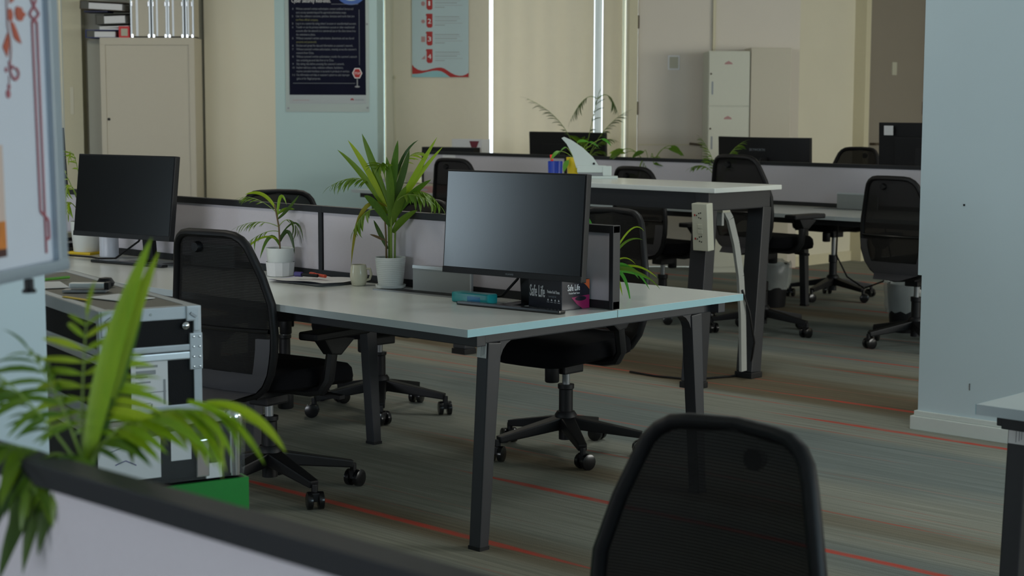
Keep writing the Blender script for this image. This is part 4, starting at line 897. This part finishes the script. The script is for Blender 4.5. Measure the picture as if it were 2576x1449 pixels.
oncase(bx('yellow_tape', 'yellow_card', (-.006, .006, -.05, .06, 0, .002)), -.215, .27, 'strip of yellow tape on the flight case edge', 'tape', rad(14))

# ------------------------------------------------------------------ things on the bench desk
def T3(x, y, z=.74): return (x, y, z)
# cable flaps
def flap(label, x0, x1, y, h, group='flip-up cable flaps'):
    t = thing('cable_flap', label, 'cable flap', ((x0+x1)/2, y, .74), rad(4), group); w_ = (x1-x0)/2
    bx('flap_lid', 'flap_grey', (-w_, w_, 0, .005, .004, h), t, .001); bx('flap_lip', 'aluminium', (-w_, w_, -.003, .006, h, h+.012), t, .001)
    bx('flap_side', 'alu_paint', (w_-.006, w_+.001, -.004, .007, .004, h), t); bx('tray', 'black_plastic', (-w_-.12, w_+.01, -.075, -.004, 0, .004), t, .001); bx('tray_rim', 'steel_grey', (-w_-.13, w_+.012, -.082, -.075, 0, .005), t)
    return t
flap('raised grey cable flap beside the leafy palm pot', -4.64, -4.345, 4.265, .085)
flap('raised grey cable flap behind the black mesh chair', -6.06, -5.78, 4.265, .085)
fl2 = flap('raised grey cable flap on the far desk before the far screen', -6.335, -6.03, 9.70, .10)
# tissue box
tb = thing('tissue_box', 'dark tissue box with white lettering beside the main monitor', 'tissue box', (-3.822, 4.187, .74), rad(-5))
bx('carton', 'box_navy', (-.168, 0, 0, .13, 0, .102), tb, .002)
bx('opening_film', 'paper', (-.13, -.035, .03, .10, .1015, .1025), tb)
text('Safe Life', .056, 'print_white', 'lettering', tb, TXZ(-.162, -.0008, .040), 'LEFT', .0004, .42, bold=.0006)
text('Premium Facial Tissues', .0145, 'print_white', 'lettering', tb, TXZ(-.072, -.0008, .056), 'LEFT', .0003, .46, bold=.0002)
text('Luxuriously Soft', .010, 'print_dim', 'lettering', tb, TXZ(-.066, -.0008, .042), 'LEFT', .0003, .6)
for i in range(4): MB().prism([(-.072+i*.018, .030), (-.064+i*.018, .030), (-.068+i*.018, .037)], .0006, Matrix.Translation((0, -.0008, 0))).build('care_mark', 'print_white', tb); bx('care_mark', 'print_grey', (-.074+i*.018, -.062+i*.018, -.0008, -.0002, .024, .0265), tb)
TS = Matrix.Translation((0, 0, 0)) @ Matrix.Rotation(rad(90), 4, 'Z')       # right side, local x runs along +y
def side(name, m, poly, y=-.0008): return MB().prism(poly, .0007, TS @ Matrix.Translation((0, y, 0))).build(name, m, tb)
side('corner_print', 'print_orange', [(.070, .101), (.129, .101), (.129, .066), (.122, .073), (.108, .085), (.09, .094)])
side('corner_print', 'print_magenta', [(.045, .042), (.085, .045), (.129, .048), (.129, .002), (.098, .001), (.07, .018)]); side('corner_print', 'box_navy', ell(.088, .037, .026, .008), -.0012)
text('Safe Life', .030, 'print_white', 'lettering', tb, TS @ TXZ(.026, -.0009, .066), 'LEFT', .0004, .58, bold=.0003)
text('Premium Facial Tissues', .0095, 'print_white', 'lettering', tb, TS @ TXZ(.032, -.0009, .054), 'LEFT', .0003, .58)
# teal box on the stand
tc_ = tag(at(MB().box(-.085, .085, -.028, .028, 0, .036).build('plastic_case', 'teal_plastic', bevel=.010, seg=3, smooth=True), (-4.20, 4.145, .7405), rad(5)), 'small translucent teal plastic case beneath the main monitor', 'plastic case')
bx('case_insert', 'blue_cup', (-.01, .05, -.0285, -.02, .008, .026), tc_, .003); tc_.children[0].data.materials[0] = mat('teal_blue', (.005, .20, .42, 1), .3, noise=.05)
nt_ = tag(at(bx('paper_sheet', 'paper', (-.07, .07, -.05, .05, 0, .001)), (-4.05, 4.235, .7405), rad(25)), 'white paper lying behind the teal case', 'paper')
# mug
mg = thing('mug', 'cream glazed mug behind the ribbed white pot', 'mug', (-4.915, 4.225, .74))
MB().lathe([(.022, 0), (.027, .004), (.033, .025), (.034, .045), (.031, .068), (.0285, .082), (.0255, .082), (.028, .066), (.030, .045), (.026, .012), (.002, .008)], 28).build('mug_body', 'mug_cream', mg, smooth=True)
MB().tube([C3((2.6, 6.5, -.5)), C3((4.4, 6.6, -.5)), C3((4.9, 4.5, -.5)), C3((4.2, 2.6, -.5)), C3((2.8, 2.2, -.5))], .005, 8).build('mug_handle', 'mug_cream', mg, smooth=True)
# papers and pens
for i, (dx, dy, rz_, wv) in enumerate(((0, 0, 8, .004), (.012, .01, -6, .006), (-.02, .015, 14, .003), (.02, -.006, 2, .008))):
    n = 8; mb = MB(); vs = []; L_, S_ = .297, .21
    for sgn in (0, .0007):
        for a in range(n+1):
            for b in range(3): vs.append((L_*(a/n-.5), S_*(b/2-.5), wv*(.5+.5*math.sin(a/n*5+i*1.3))*(abs(b-1)*.7+.3)+sgn))
    K = (n+1)*3; fs = [(a*3+b, (a+1)*3+b, (a+1)*3+b+1, a*3+b+1) for a in range(n) for b in range(2)]; fs += [tuple(k+K for k in reversed(f)) for f in fs]
    o = mb.add(vs, fs).build('paper_sheet', 'paper' if i != 2 else 'paper_lilac', smooth=True)
    tag(at(o, (-5.13+dx, 4.185+dy, .7402+.0032*i), rad(rz_)), 'loose white paper in the pile left of the mug', 'paper', 'papers left of the mug')
for (nm, m1_, m2_, x, y, rz_, label) in (('marker', 'black_plastic', 'purple_cap', -5.145, 4.15, 12, 'black marker with purple cap on the loose papers'), ('marker', 'orange_pen', 'orange_pen', -5.11, 4.18, -8, 'orange red marker on the loose papers')):
    t = thing(nm, label, 'marker', (x, y, .762), rad(rz_)); MB().tube([(-.02, 0, .008), (.06, 0, .008)], .0065, 10).build('barrel', m1_, t, smooth=True); MB().tube([(-.052, 0, .009), (-.018, 0, .009)], .010 if m2_ == 'purple_cap' else .0075, 10).build('cap', m2_, t, smooth=True)
# clutter behind the left monitor
tag(at(bx('notebook', 'yellow_card', (-.075, .075, -.06, .06, 0, .0115), bevel=.002), (-6.86, 4.23, .7402), rad(18)), 'yellow notebook under the white fern pot', 'notebook')
jar = thing('white_canister', 'plain white canister behind the left monitor', 'canister', (-6.60, 4.19, .74)); MB().lathe([(.040, 0), (.043, .003), (.043, .15), (.041, .154)], 28).build('canister_body', 'board_white', jar, smooth=True); MB().lathe([(.0435, .1545), (.044, .158), (.044, .172), (.040, .176)], 28).build('canister_lid', 'paper', jar, smooth=True)
for i, (m_, z, rz_, w_) in enumerate((('binder_grey', 0, 12, .16), ('case_black', .022, -4, .15), ('paper', .040, 10, .15), ('black_plastic', .052, 3, .155), ('label_cream', .066, 15, .15))):
    h_ = (.021, .017, .011, .013, .022)[i]
    tag(at(bx('notebook' if i in (1, 3) else 'document_folder', m_, (-w_, .10, -.10, .10, 0, h_), bevel=.001), (-7.10, 4.17, .7402+z), rad(rz_)), ('grey folder lowest in the pile left of the fern pot', 'black notebook low in the pile left of the fern pot', 'white document bundle mid pile left of the fern pot', 'black notebook high in the pile left of the fern pot', 'cream folder topping the pile left of the fern pot')[i], 'folder' if i not in (1, 3) else 'notebook')
# things on the high table
cu = thing('pen_cup', 'blue pen cup on the high table', 'cup', (-6.675, 7.25, 1.02)); MB().lathe([(.038, 0), (.041, .003), (.043, .088), (.040, .088), (.037, .006), (.002, .005)], 28).build('cup_body', 'blue_cup', cu, smooth=True)
mk = thing('marker', 'red marker leaning in the blue pen cup', 'marker', (-6.685, 7.245, 1.0265)); MB().tube([(.006, .0, .002), (-.010, 0, .085)], .007, 10).build('barrel', 'black_plastic', mk, smooth=True); MB().tube([(-.010, 0, .081), (-.017, 0, .118)], .0088, 10).build('cap', 'red_cap', mk, smooth=True)
sp = thing('heavy_duty_stapler', 'large pale grey heavy duty stapler on the high table', 'stapler', (-6.31, 7.17, 1.02), rad(40))
bx('stapler_base', 'stapler_grey', (-.09, .14, -.03, .03, 0, .016), sp, .005); bx('magazine', 'steel_grey', (-.085, .06, -.014, .014, .016, .034), sp, .003)
bx('stapler_body', 'stapler_grey', (-.09, .075, -.018, .018, .034, .075), sp, .006); bx('anvil_block', 'stapler_grey', (.055, .105, -.022, .022, .016, .072), sp, .006)
MB().prism([(-.085, .07), (-.09, .11), (-.135, .185), (-.165, .222), (-.172, .218), (-.15, .18), (-.105, .11), (-.095, .06), (.0, .075), (.045, .085), (.01, .115), (-.06, .16), (-.12, .21), (-.16, .232), (-.165, .222), (-.135, .185), (-.09, .11)][:0] or [(-.095, .06), (.03, .075), (.0, .12), (-.06, .175), (-.12, .215), (-.165, .235), (-.18, .228), (-.15, .195), (-.115, .13)], .026, Matrix.Translation((0, -.013, 0))).build('lever_arm', 'stapler_grey', sp, bevel=.003)
MB().lathe([(.007, 0), (.006, .003)], 10, T=Matrix.Translation((.005, -.0155, .085)) @ Matrix.Rotation(rad(90), 4, 'X')).build('pivot_pin', 'black_plastic', sp)
tag(at(bx('staple_box', 'paper', (-.05, .05, -.035, .035, 0, .03), bevel=.002), (-6.88, 7.08, 1.0202), rad(20)), 'small box beside the blue pen cup', 'box') if 0 else None

# ------------------------------------------------------------------ far desk clutter
bxw = thing('white_carton', 'white carton with dark red triangle standing behind the far screen', 'box', (-10.35, 10.12, .74), rad(8)); bx('carton', 'paper', (-.16, .16, 0, .12, 0, .40), bxw, .002)
for poly, m_ in (([(.03, .385), (.135, .385), (.08, .265)], 'print_maroon'), ([(.012, .262), (.055, .262), (.034, .318)], 'print_orange')): MB().prism(poly, .001, Matrix.Translation((0, -.001, 0))).build('triangle_print', m_, bxw)
tag(at(bx('black_case', 'black_plastic', (-.28, .25, -.05, .05, 0, .335), bevel=.004), (-10.33, 9.93, .7402), rad(12)), 'black case behind the left end of the far screen', 'case')
for i, (x, y, w_, d_, h_, m_, rz_, label, cat) in enumerate(((-10.42, 9.35, .13, .10, .14, 'label_cream', 30, 'cream desk calendar box left of the far screen', 'box'), (-10.2, 9.25, .18, .09, .06, 'poster_grey', 10, 'grey tape dispenser on the far desk end', 'dispenser'), (-9.86, 9.25, .20, .12, .045, 'print_pink', 5, 'stack of magazines on the far desk', 'magazines'), (-10.05, 9.20, .16, .12, .06, 'label_cream', -8, 'cream paper pile on the far desk', 'papers'))):
    t = tag(at(bx(cat if cat != 'box' else 'calendar_box', m_, (-w_, w_, -d_, d_, 0, h_), bevel=.003), (x, y, .7402), rad(rz_)), label, cat)
    bx('cover_print', 'print_grey', (-w_*.6, w_*.3, -d_-.001, -d_, h_*.3, h_*.6), t)
# bins
def bin_(label, x, y, r, h):
    t = thing('waste_bin', label, 'bin', (x, y, 0), 0, 'wire waste bins with bags')
    MB().lathe([(r*.78, 0), (r*.8, .006), (r, h), (r*.98, h), (r*.78, .01), (.002, .008)], 20).build('bin_shell', 'black_plastic', t, smooth=True)
    n = 24; vs = []; rr = random.Random(int(r*999)); prof = [(r*1.02, h*.42), (r*1.10, h*.6), (r*1.16, h*.8), (r*1.10, h*1.02), (r*1.0, h*1.05), (r*.94, h*.9)]
    for q, z in prof:
        for k in range(n): j = 1+rr.uniform(-.07, .07); vs.append((q*j*math.cos(2*math.pi*k/n), q*j*math.sin(2*math.pi*k/n), z+rr.uniform(-.02, .02)))
    fs = [(i*n+k, i*n+(k+1) % n, (i+1)*n+(k+1) % n, (i+1)*n+k) for i in range(len(prof)-1) for k in range(n)]
    MB().add(vs, fs).build('bin_bag', 'bag_film', t, smooth=True); return t
bin_('waste bin with clear bag under the far desk, behind the tall chair', -7.02, 9.92, .125, .31); bin_('waste bin with clear bag beside the right pillar', -5.62, 9.42, .125, .31)
cb = MB().tube([(-6.46, 9.90, .66), (-6.50, 9.95, .40), (-6.44, 10.0, .25), (-6.30, 10.0, .18), (-6.15, 10.0, .24), (-6.08, 9.98, .40), (-6.10, 9.90, .66)], .006, 6).build('loose_cable', 'black_plastic', smooth=True)
tag(cb, 'black cable loop hanging below the far desk', 'cable')

# ------------------------------------------------------------------ storage at the far wall
cab = thing('storage_cabinet', 'tall cream metal cabinet with the folders on top', 'cabinet', wl(-3.460, 14.25), WA)
bx('carcass', 'cabinet_paint', (0, .792, .02, .345, 0, 1.985), cab, .003)
for n_, b in (('frame_top', (0, .792, 0, .02, 1.925, 1.985)), ('frame_side', (0, .045, 0, .02, 0, 1.925)), ('frame_side', (.745, .792, 0, .02, 0, 1.925)), ('frame_bottom', (.045, .745, 0, .02, 0, .08))): bx(n_, 'cabinet_paint', b, cab, .002)
dl = bx('sliding_door', 'cabinet_paint', (.046, .744, .008, .019, .081, 1.924), cab); MB().lathe([(.012, 0), (.012, .006), (.006, .008)], 12, T=Matrix.Translation((.062, .008, 1.305)) @ Matrix.Rotation(rad(90), 4, 'X')).build('lock', 'black_plastic', dl, smooth=True)
cab2 = thing('filler_cabinet', 'narrow cabinet coloured as wall shade, left of the tall cream cabinet', 'cabinet', wl(-3.60, 14.40), WA); bx('carcass', 'cabinet_shade', (0, .137, .0, .20, 0, 1.965), cab2, .003); bx('end_panel', 'cabinet_shade', (.0, .137, -.012, -.001, .06, 1.95), cab2, .002)  # added under the binders; shade of the wall put into its dark colour
ZT = 1.9855
def binder(label, u, z, w_, h_, cover, rz_=0, tilt=0, back='binder_grey'):
    t = thing('ring_binder', label, 'binder', wl(u, 14.30, z), WA+rad(rz_), 'folders on the cream cabinet'); T = Matrix.Rotation(rad(tilt), 4, 'Y')
    bx('cover', cover, (0, w_, 0, .26, 0, .004), t, T=T); bx('cover', cover, (0, w_, 0, .26, h_-.004, h_), t, T=T); bx('spine', cover, (-.004, 0, 0, .26, 0, h_), t, T=T)
    bx('spine_inside', back, (.001, .07, .01, .012, .005, h_-.005), t, T=T); bx('paper_block', 'paper', (.07, w_-.03, .006, .25, .006, h_*.78), t, T=T); return t
binder('blue binder lowest at the left of the folder pile', -3.585, ZT, .275, .066, 'binder_blue')
binder('grey binder in the middle of the folder pile', -3.50, ZT+.110, .275, .085, 'binder_grey', 0, -2, 'binder_grey')
binder('brown binder on top of the folder pile', -3.63, ZT+.240, .38, .072, 'binder_brown', 0, 3, 'binder_grey')
for i, (z, w_, m_, tilt, u) in enumerate(((.0675, .16, 'paper', 0, -3.47), (.0805, .24, 'paper', -2, -3.47), (.212, .20, 'binder_navy', 0, -3.60), (.370, .22, 'black_plastic', 12, -3.50))):
    tag(at(bx('document_folder', m_, (0, w_, 0, .22, 0, .012), T=Matrix.Rotation(rad(tilt), 4, 'Y')), wl(u, 14.30, ZT+z), WA), ('flat white folder above the blue binder', 'slanting white folder above the blue binder', 'navy folder under the brown binder', 'black folder slanting atop the brown binder')[i], 'folder')
rb = tag(at(bx('red_folder', 'binder_red', (0, .09, 0, .20, 0, .095)), wl(-3.305, 14.28, ZT), WA), 'red folder box between the binders and the silver cases', 'folder'); bx('spine_label', 'label_cream', (.02, .075, -.002, 0, .015, .075), rb)
for i, (a, b) in enumerate(((-3.205, -3.035), (-3.025, -2.895), (-2.893, -2.755), (-2.745, -2.672))):
    t = thing('silver_case', ('first silver upright case, next to the red folder', 'second silver upright case on the cream cabinet', 'third silver upright case on the cream cabinet', 'last silver upright case, at the right end of the cream cabinet')[i], 'case', wl(a, 14.28, ZT), WA, 'silver cases on the cabinet'); w_ = b-a; h_ = .62
    bx('case_shell', 'cabinet_paint', (.004, w_-.004, .004, .25, .012, h_), t, .004)
    for x in (0, w_-.016): bx('edge_strip', 'aluminium', (x, x+.016, 0, .02, .004, h_), t, .004)
    for x in (w_*.28, w_*.34): bx('valance', 'aluminium', (x, x+.006, 0, .006, .014, h_), t)
    for x in (.004, w_-.026): bx('corner_cap', 'chrome', (x, x+.022, -.002, .02, .0, .03), t, .004); bx('latch', 'chrome', (x+.004, x+.016, -.005, .004, .26, .30), t, .002)
    bx('foot_bar', 'black_plastic', (.01, w_-.01, .01, .24, 0, .012), t)
# lockers
lk = thing('locker', 'pale grey two-door locker with red stickers beside the room door', 'locker', wl(1.668, 14.45), WA)
bx('carcass', 'locker_paint', (0, .356, .016, .42, 0, 1.893), lk, .002)
for i, (za, zb) in enumerate(((.05, .46), (.47, .94), (.95, 1.42), (1.43, 1.885))):
    d = bx('locker_door', 'locker_paint', (.006, .350, 0, .0155, za, zb), lk, .002)
    bx('handle_slot', 'steel_grey', (.028, .042, -.002, .002, zb-.36, zb-.25), d); MB().lathe([(.009, 0), (.009, .004)], 10, T=Matrix.Translation((.022, 0, zb-.185)) @ Matrix.Rotation(rad(90), 4, 'X')).build('lock', 'brass_dark', d)
    MB().prism([(.135, zb-.105), (.205, zb-.105), (.20, zb-.092), (.17, zb-.075), (.14, zb-.092)], .001, Matrix.Translation((0, -.001, 0))).build('sticker', 'print_pink', d)
tc2 = thing('tall_cupboard', 'plain cream cupboard between the locker and the aisle wall', 'cupboard', wl(2.027, 14.45), WA); bx('carcass', 'cabinet_paint', (0, .345, .012, .42, 0, 1.922), tc2, .003); bx('door_panel', 'cabinet_paint', (.004, .341, 0, .0115, .05, 1.915), tc2, .002)

# ------------------------------------------------------------------ posters
def fit_text(s, width, size, m, par, x, y, z):
    o = text(s, size, m, 'lettering', par, Matrix.Identity(4), 'LEFT', .0004); xs = [v.co.x for v in o.data.vertices]; wdt = max(xs)-min(xs)
    if s == '1': width *= .5; x += .006
    o.data.transform(TXZ(x, y, z) @ Matrix.Diagonal((width/wdt, 1, 1, 1)) @ Matrix.Translation((-min(xs), 0, 0))); return o
p1 = thing('wall_poster', 'navy security rules poster on the blue wall panel', 'poster', wl(-1.953, 14.597), WA)
bx('backing_sheet', 'poster_backing', (0, .72, -.002, .0, 1.368, 2.72), p1); bx('poster_sheet', 'poster_navy', (.034, .692, -.0045, -.002, 1.514, 2.68), p1); bx('footer_strip', 'poster_grey', (.034, .692, -.0045, -.002, 1.440, 1.514), p1)
flat('globe_print', 'poster_blue', ell(.569, 2.40, .13, .12, 28), -.0055, p1, Matrix.Identity(4)); flat('globe_print', 'poster_sky', ell(.569, 2.405, .10, .09, 28), -.0066, p1, Matrix.Identity(4)); flat('globe_print', 'poster_blue', ell(.569, 2.43, .10, .09, 28), -.0077, p1, Matrix.Identity(4))
fit_text('Cyber Security Red-lines.', .335, .048, 'print_white', p1, .060, -.0056, 2.300)
LN = ['Without customer\'s written authorization, connect undefined devices and', 'carry out any operation beyond the approved authorization scope.', 'Use the software versions, patches, licenses and tools that are', 'not from official company.', 'Log in to a system by using others\' account or unauthorized account.', 'Transfer or use the previous administrator account or other unauthorized', 'accounts after the network is in commercial use or the client moves it to', 'the maintenance phase.', 'Without customer\'s written authorization, disseminate and use shared', 'accounts and passwords.', 'Disclose and spread the data and information on customer\'s network.', 'Without customer\'s written authorization, remotely access the customer\'s', 'network from China.', 'Without customer\'s written authorization, transfer the customer\'s network', 'data containing personal data from or to China.', 'Skip taking risks before accessing the customer\'s network.', 'Implant malicious codes, malicious software, backdoors,', 'reserve concealed interfaces or accounts in products or services.', 'Use information and data in customer\'s system to seek improper', 'gains or for illegal purposes.']
WD = [.49, .43, .50, .19, .515, .50, .51, .165, .495, .175, .485, .515, .15, .52, .32, .41, .40, .455, .455, .205]
num = 0; NEW = {0, 2, 4, 5, 8, 10, 11, 13, 15, 16, 18}
for i, s_ in enumerate(LN):
    z = 2.238-i*.0312; fit_text(s_, WD[i], .027, 'print_olive' if i in (3, 9) else 'print_dim', p1, .097, -.0056, z)
    if i in NEW: num += 1; fit_text('%d' % num, .010 if num < 10 else .018, .022, 'print_dim', p1, .062, -.0056, z)
bx('rule_line', 'print_dim', (.065, .60, -.0056, -.0045, 1.612, 1.615), p1); bx('rule_line', 'print_dim', (.636, .639, -.0056, -.0045, 1.77, 2.24), p1); bx('rule_line', 'print_dim', (.40, .63, -.0056, -.0045, 2.285, 2.288), p1)
hexo = [(.618+.043*math.cos(rad(60*k)), 1.700+.05*math.sin(rad(60*k))) for k in range(6)]; hexi = [(.618+.035*math.cos(rad(60*k)), 1.700+.042*math.sin(rad(60*k))) for k in range(6)]
I4 = Matrix.Identity(4)
flat('stop_sign', 'print_white', hexo, -.0058, p1, I4); flat('stop_sign', 'print_red', hexi, -.0070, p1, I4); fit_text('STOP', .052, .027, 'print_white', p1, .592, -.0075, 1.690)
bx('stop_pole', 'print_grey', (.614, .622, -.0058, -.0046, 1.588, 1.652), p1); flat('stop_foot', 'print_grey', ell(.618, 1.585, .022, .007), -.0060, p1, I4)
for k in range(8):
    a = rad(12+k*22.3); c_, s_ = math.cos(a), math.sin(a); cx, cz_ = .573, 1.470
    flat('petal_mark', 'print_red', [(cx+c_*.004-s_*.002, cz_+s_*.004+c_*.002), (cx+c_*.012-s_*.004, cz_+s_*.012+c_*.004), (cx+c_*.017, cz_+s_*.017), (cx+c_*.012+s_*.004, cz_+s_*.012-c_*.004), (cx+c_*.004+s_*.002, cz_+s_*.004-c_*.002)], -.0056, p1, I4)
fit_text('HUAWEI', .072, .020, 'print_dim', p1, .598, -.0052, 1.466); fit_text('HUAWEI CONFIDENTIAL', .14, .014, 'print_pink', p1, .063, -.0052, 1.464)
for x, z in ((.022, 1.40), (.704, 1.405), (.704, 2.118)): MB().lathe([(.010, 0), (.009, .003)], 12, T=Matrix.Translation((x, -.002, z)) @ Matrix.Rotation(rad(90), 4, 'X')).build('pin', 'steel_grey', p1)
p2_ = thing('wall_poster', 'pale blue poster with four red numbered tabs on the roller blind', 'poster', wl(-.907, 15.352), WA)
zy = lambda y: 1.680+(195-y)*.00357
bx('poster_sheet', 'poster_sky', (0, .510, -.003, 0, 1.680, 2.70), p2_)
wvt = [(0, 163), (5, 170), (14, 176), (25, 178.5), (36, 177.5), (50, 173.5), (62, 171), (72, 170.5), (80, 173), (88, 178), (97, 184), (107, 189), (117, 191.2), (126, 191), (135, 187.5), (141, 183.5)]
wvb = [(141, 194.8), (95, 194.8), (88, 189.5), (80, 184), (72, 180), (62, 178.5), (50, 179), (36, 182), (22, 185.5), (10, 187), (0, 187)]
flat('wave_print', 'print_red', [(x*.003617, zy(y)) for x, y in wvt+wvb], -.0042, p2_, I4)
flat('aqua_print', 'poster_aqua', [(x*.003617, zy(y)) for x, y in [(0, 187.5), (10, 187.5), (22, 186), (36, 182.6), (50, 179.6), (62, 179.1), (72, 180.6), (80, 184.6), (88, 190), (94, 194.9), (0, 194.9)]], -.0036, p2_, I4)
GREEK = ['Build a secure and trustworthy', 'working environment for all', 'teams in the office every', 'day']
for i, yc in enumerate((9, 53.5, 98, 142)):
    x0_, x1_ = 36*.003617, 51*.003617
    flat('number_tab', 'print_red', [(x0_, zy(yc-17.5)), (x1_, zy(yc-17.5)), (x1_, zy(yc+14)), (x1_-.010, zy(yc+17.5)), (x0_+.012, zy(yc+17.5)), (x0_, zy(yc+13))], -.0042, p2_, I4); flat('tab_fold', 'print_darkred', [(x0_-.008, zy(yc-14)), (x0_, zy(yc-17.5)), (x0_, zy(yc-12))], -.0042, p2_, I4)
    fit_text(str(i+1), .030, .060, 'print_white', p2_, x0_+.012, -.0056, zy(yc+7))
    flat('icon_print', 'print_pink', (ell(.100, zy(yc+2), .018, .022, 10), ell(.100, zy(yc+2), .019, .019, 6), [(.082, zy(yc+9)), (.118, zy(yc+9)), (.118, zy(yc-5)), (.082, zy(yc-5))], [(.082, zy(yc+8)), (.118, zy(yc+8)), (.118, zy(yc-2)), (.100, zy(yc+3))])[i], -.0042, p2_, I4)
    for j, (dy, w_) in enumerate(((-10, .22), (-5, .23), (0, .20), (6, .25), (11, .09))): bx('text_line', 'poster_grey' if j % 2 else 'print_grey', (.205, .205+w_, -.0036, -.003, zy(yc+dy)-.003, zy(yc+dy)+.003), p2_)
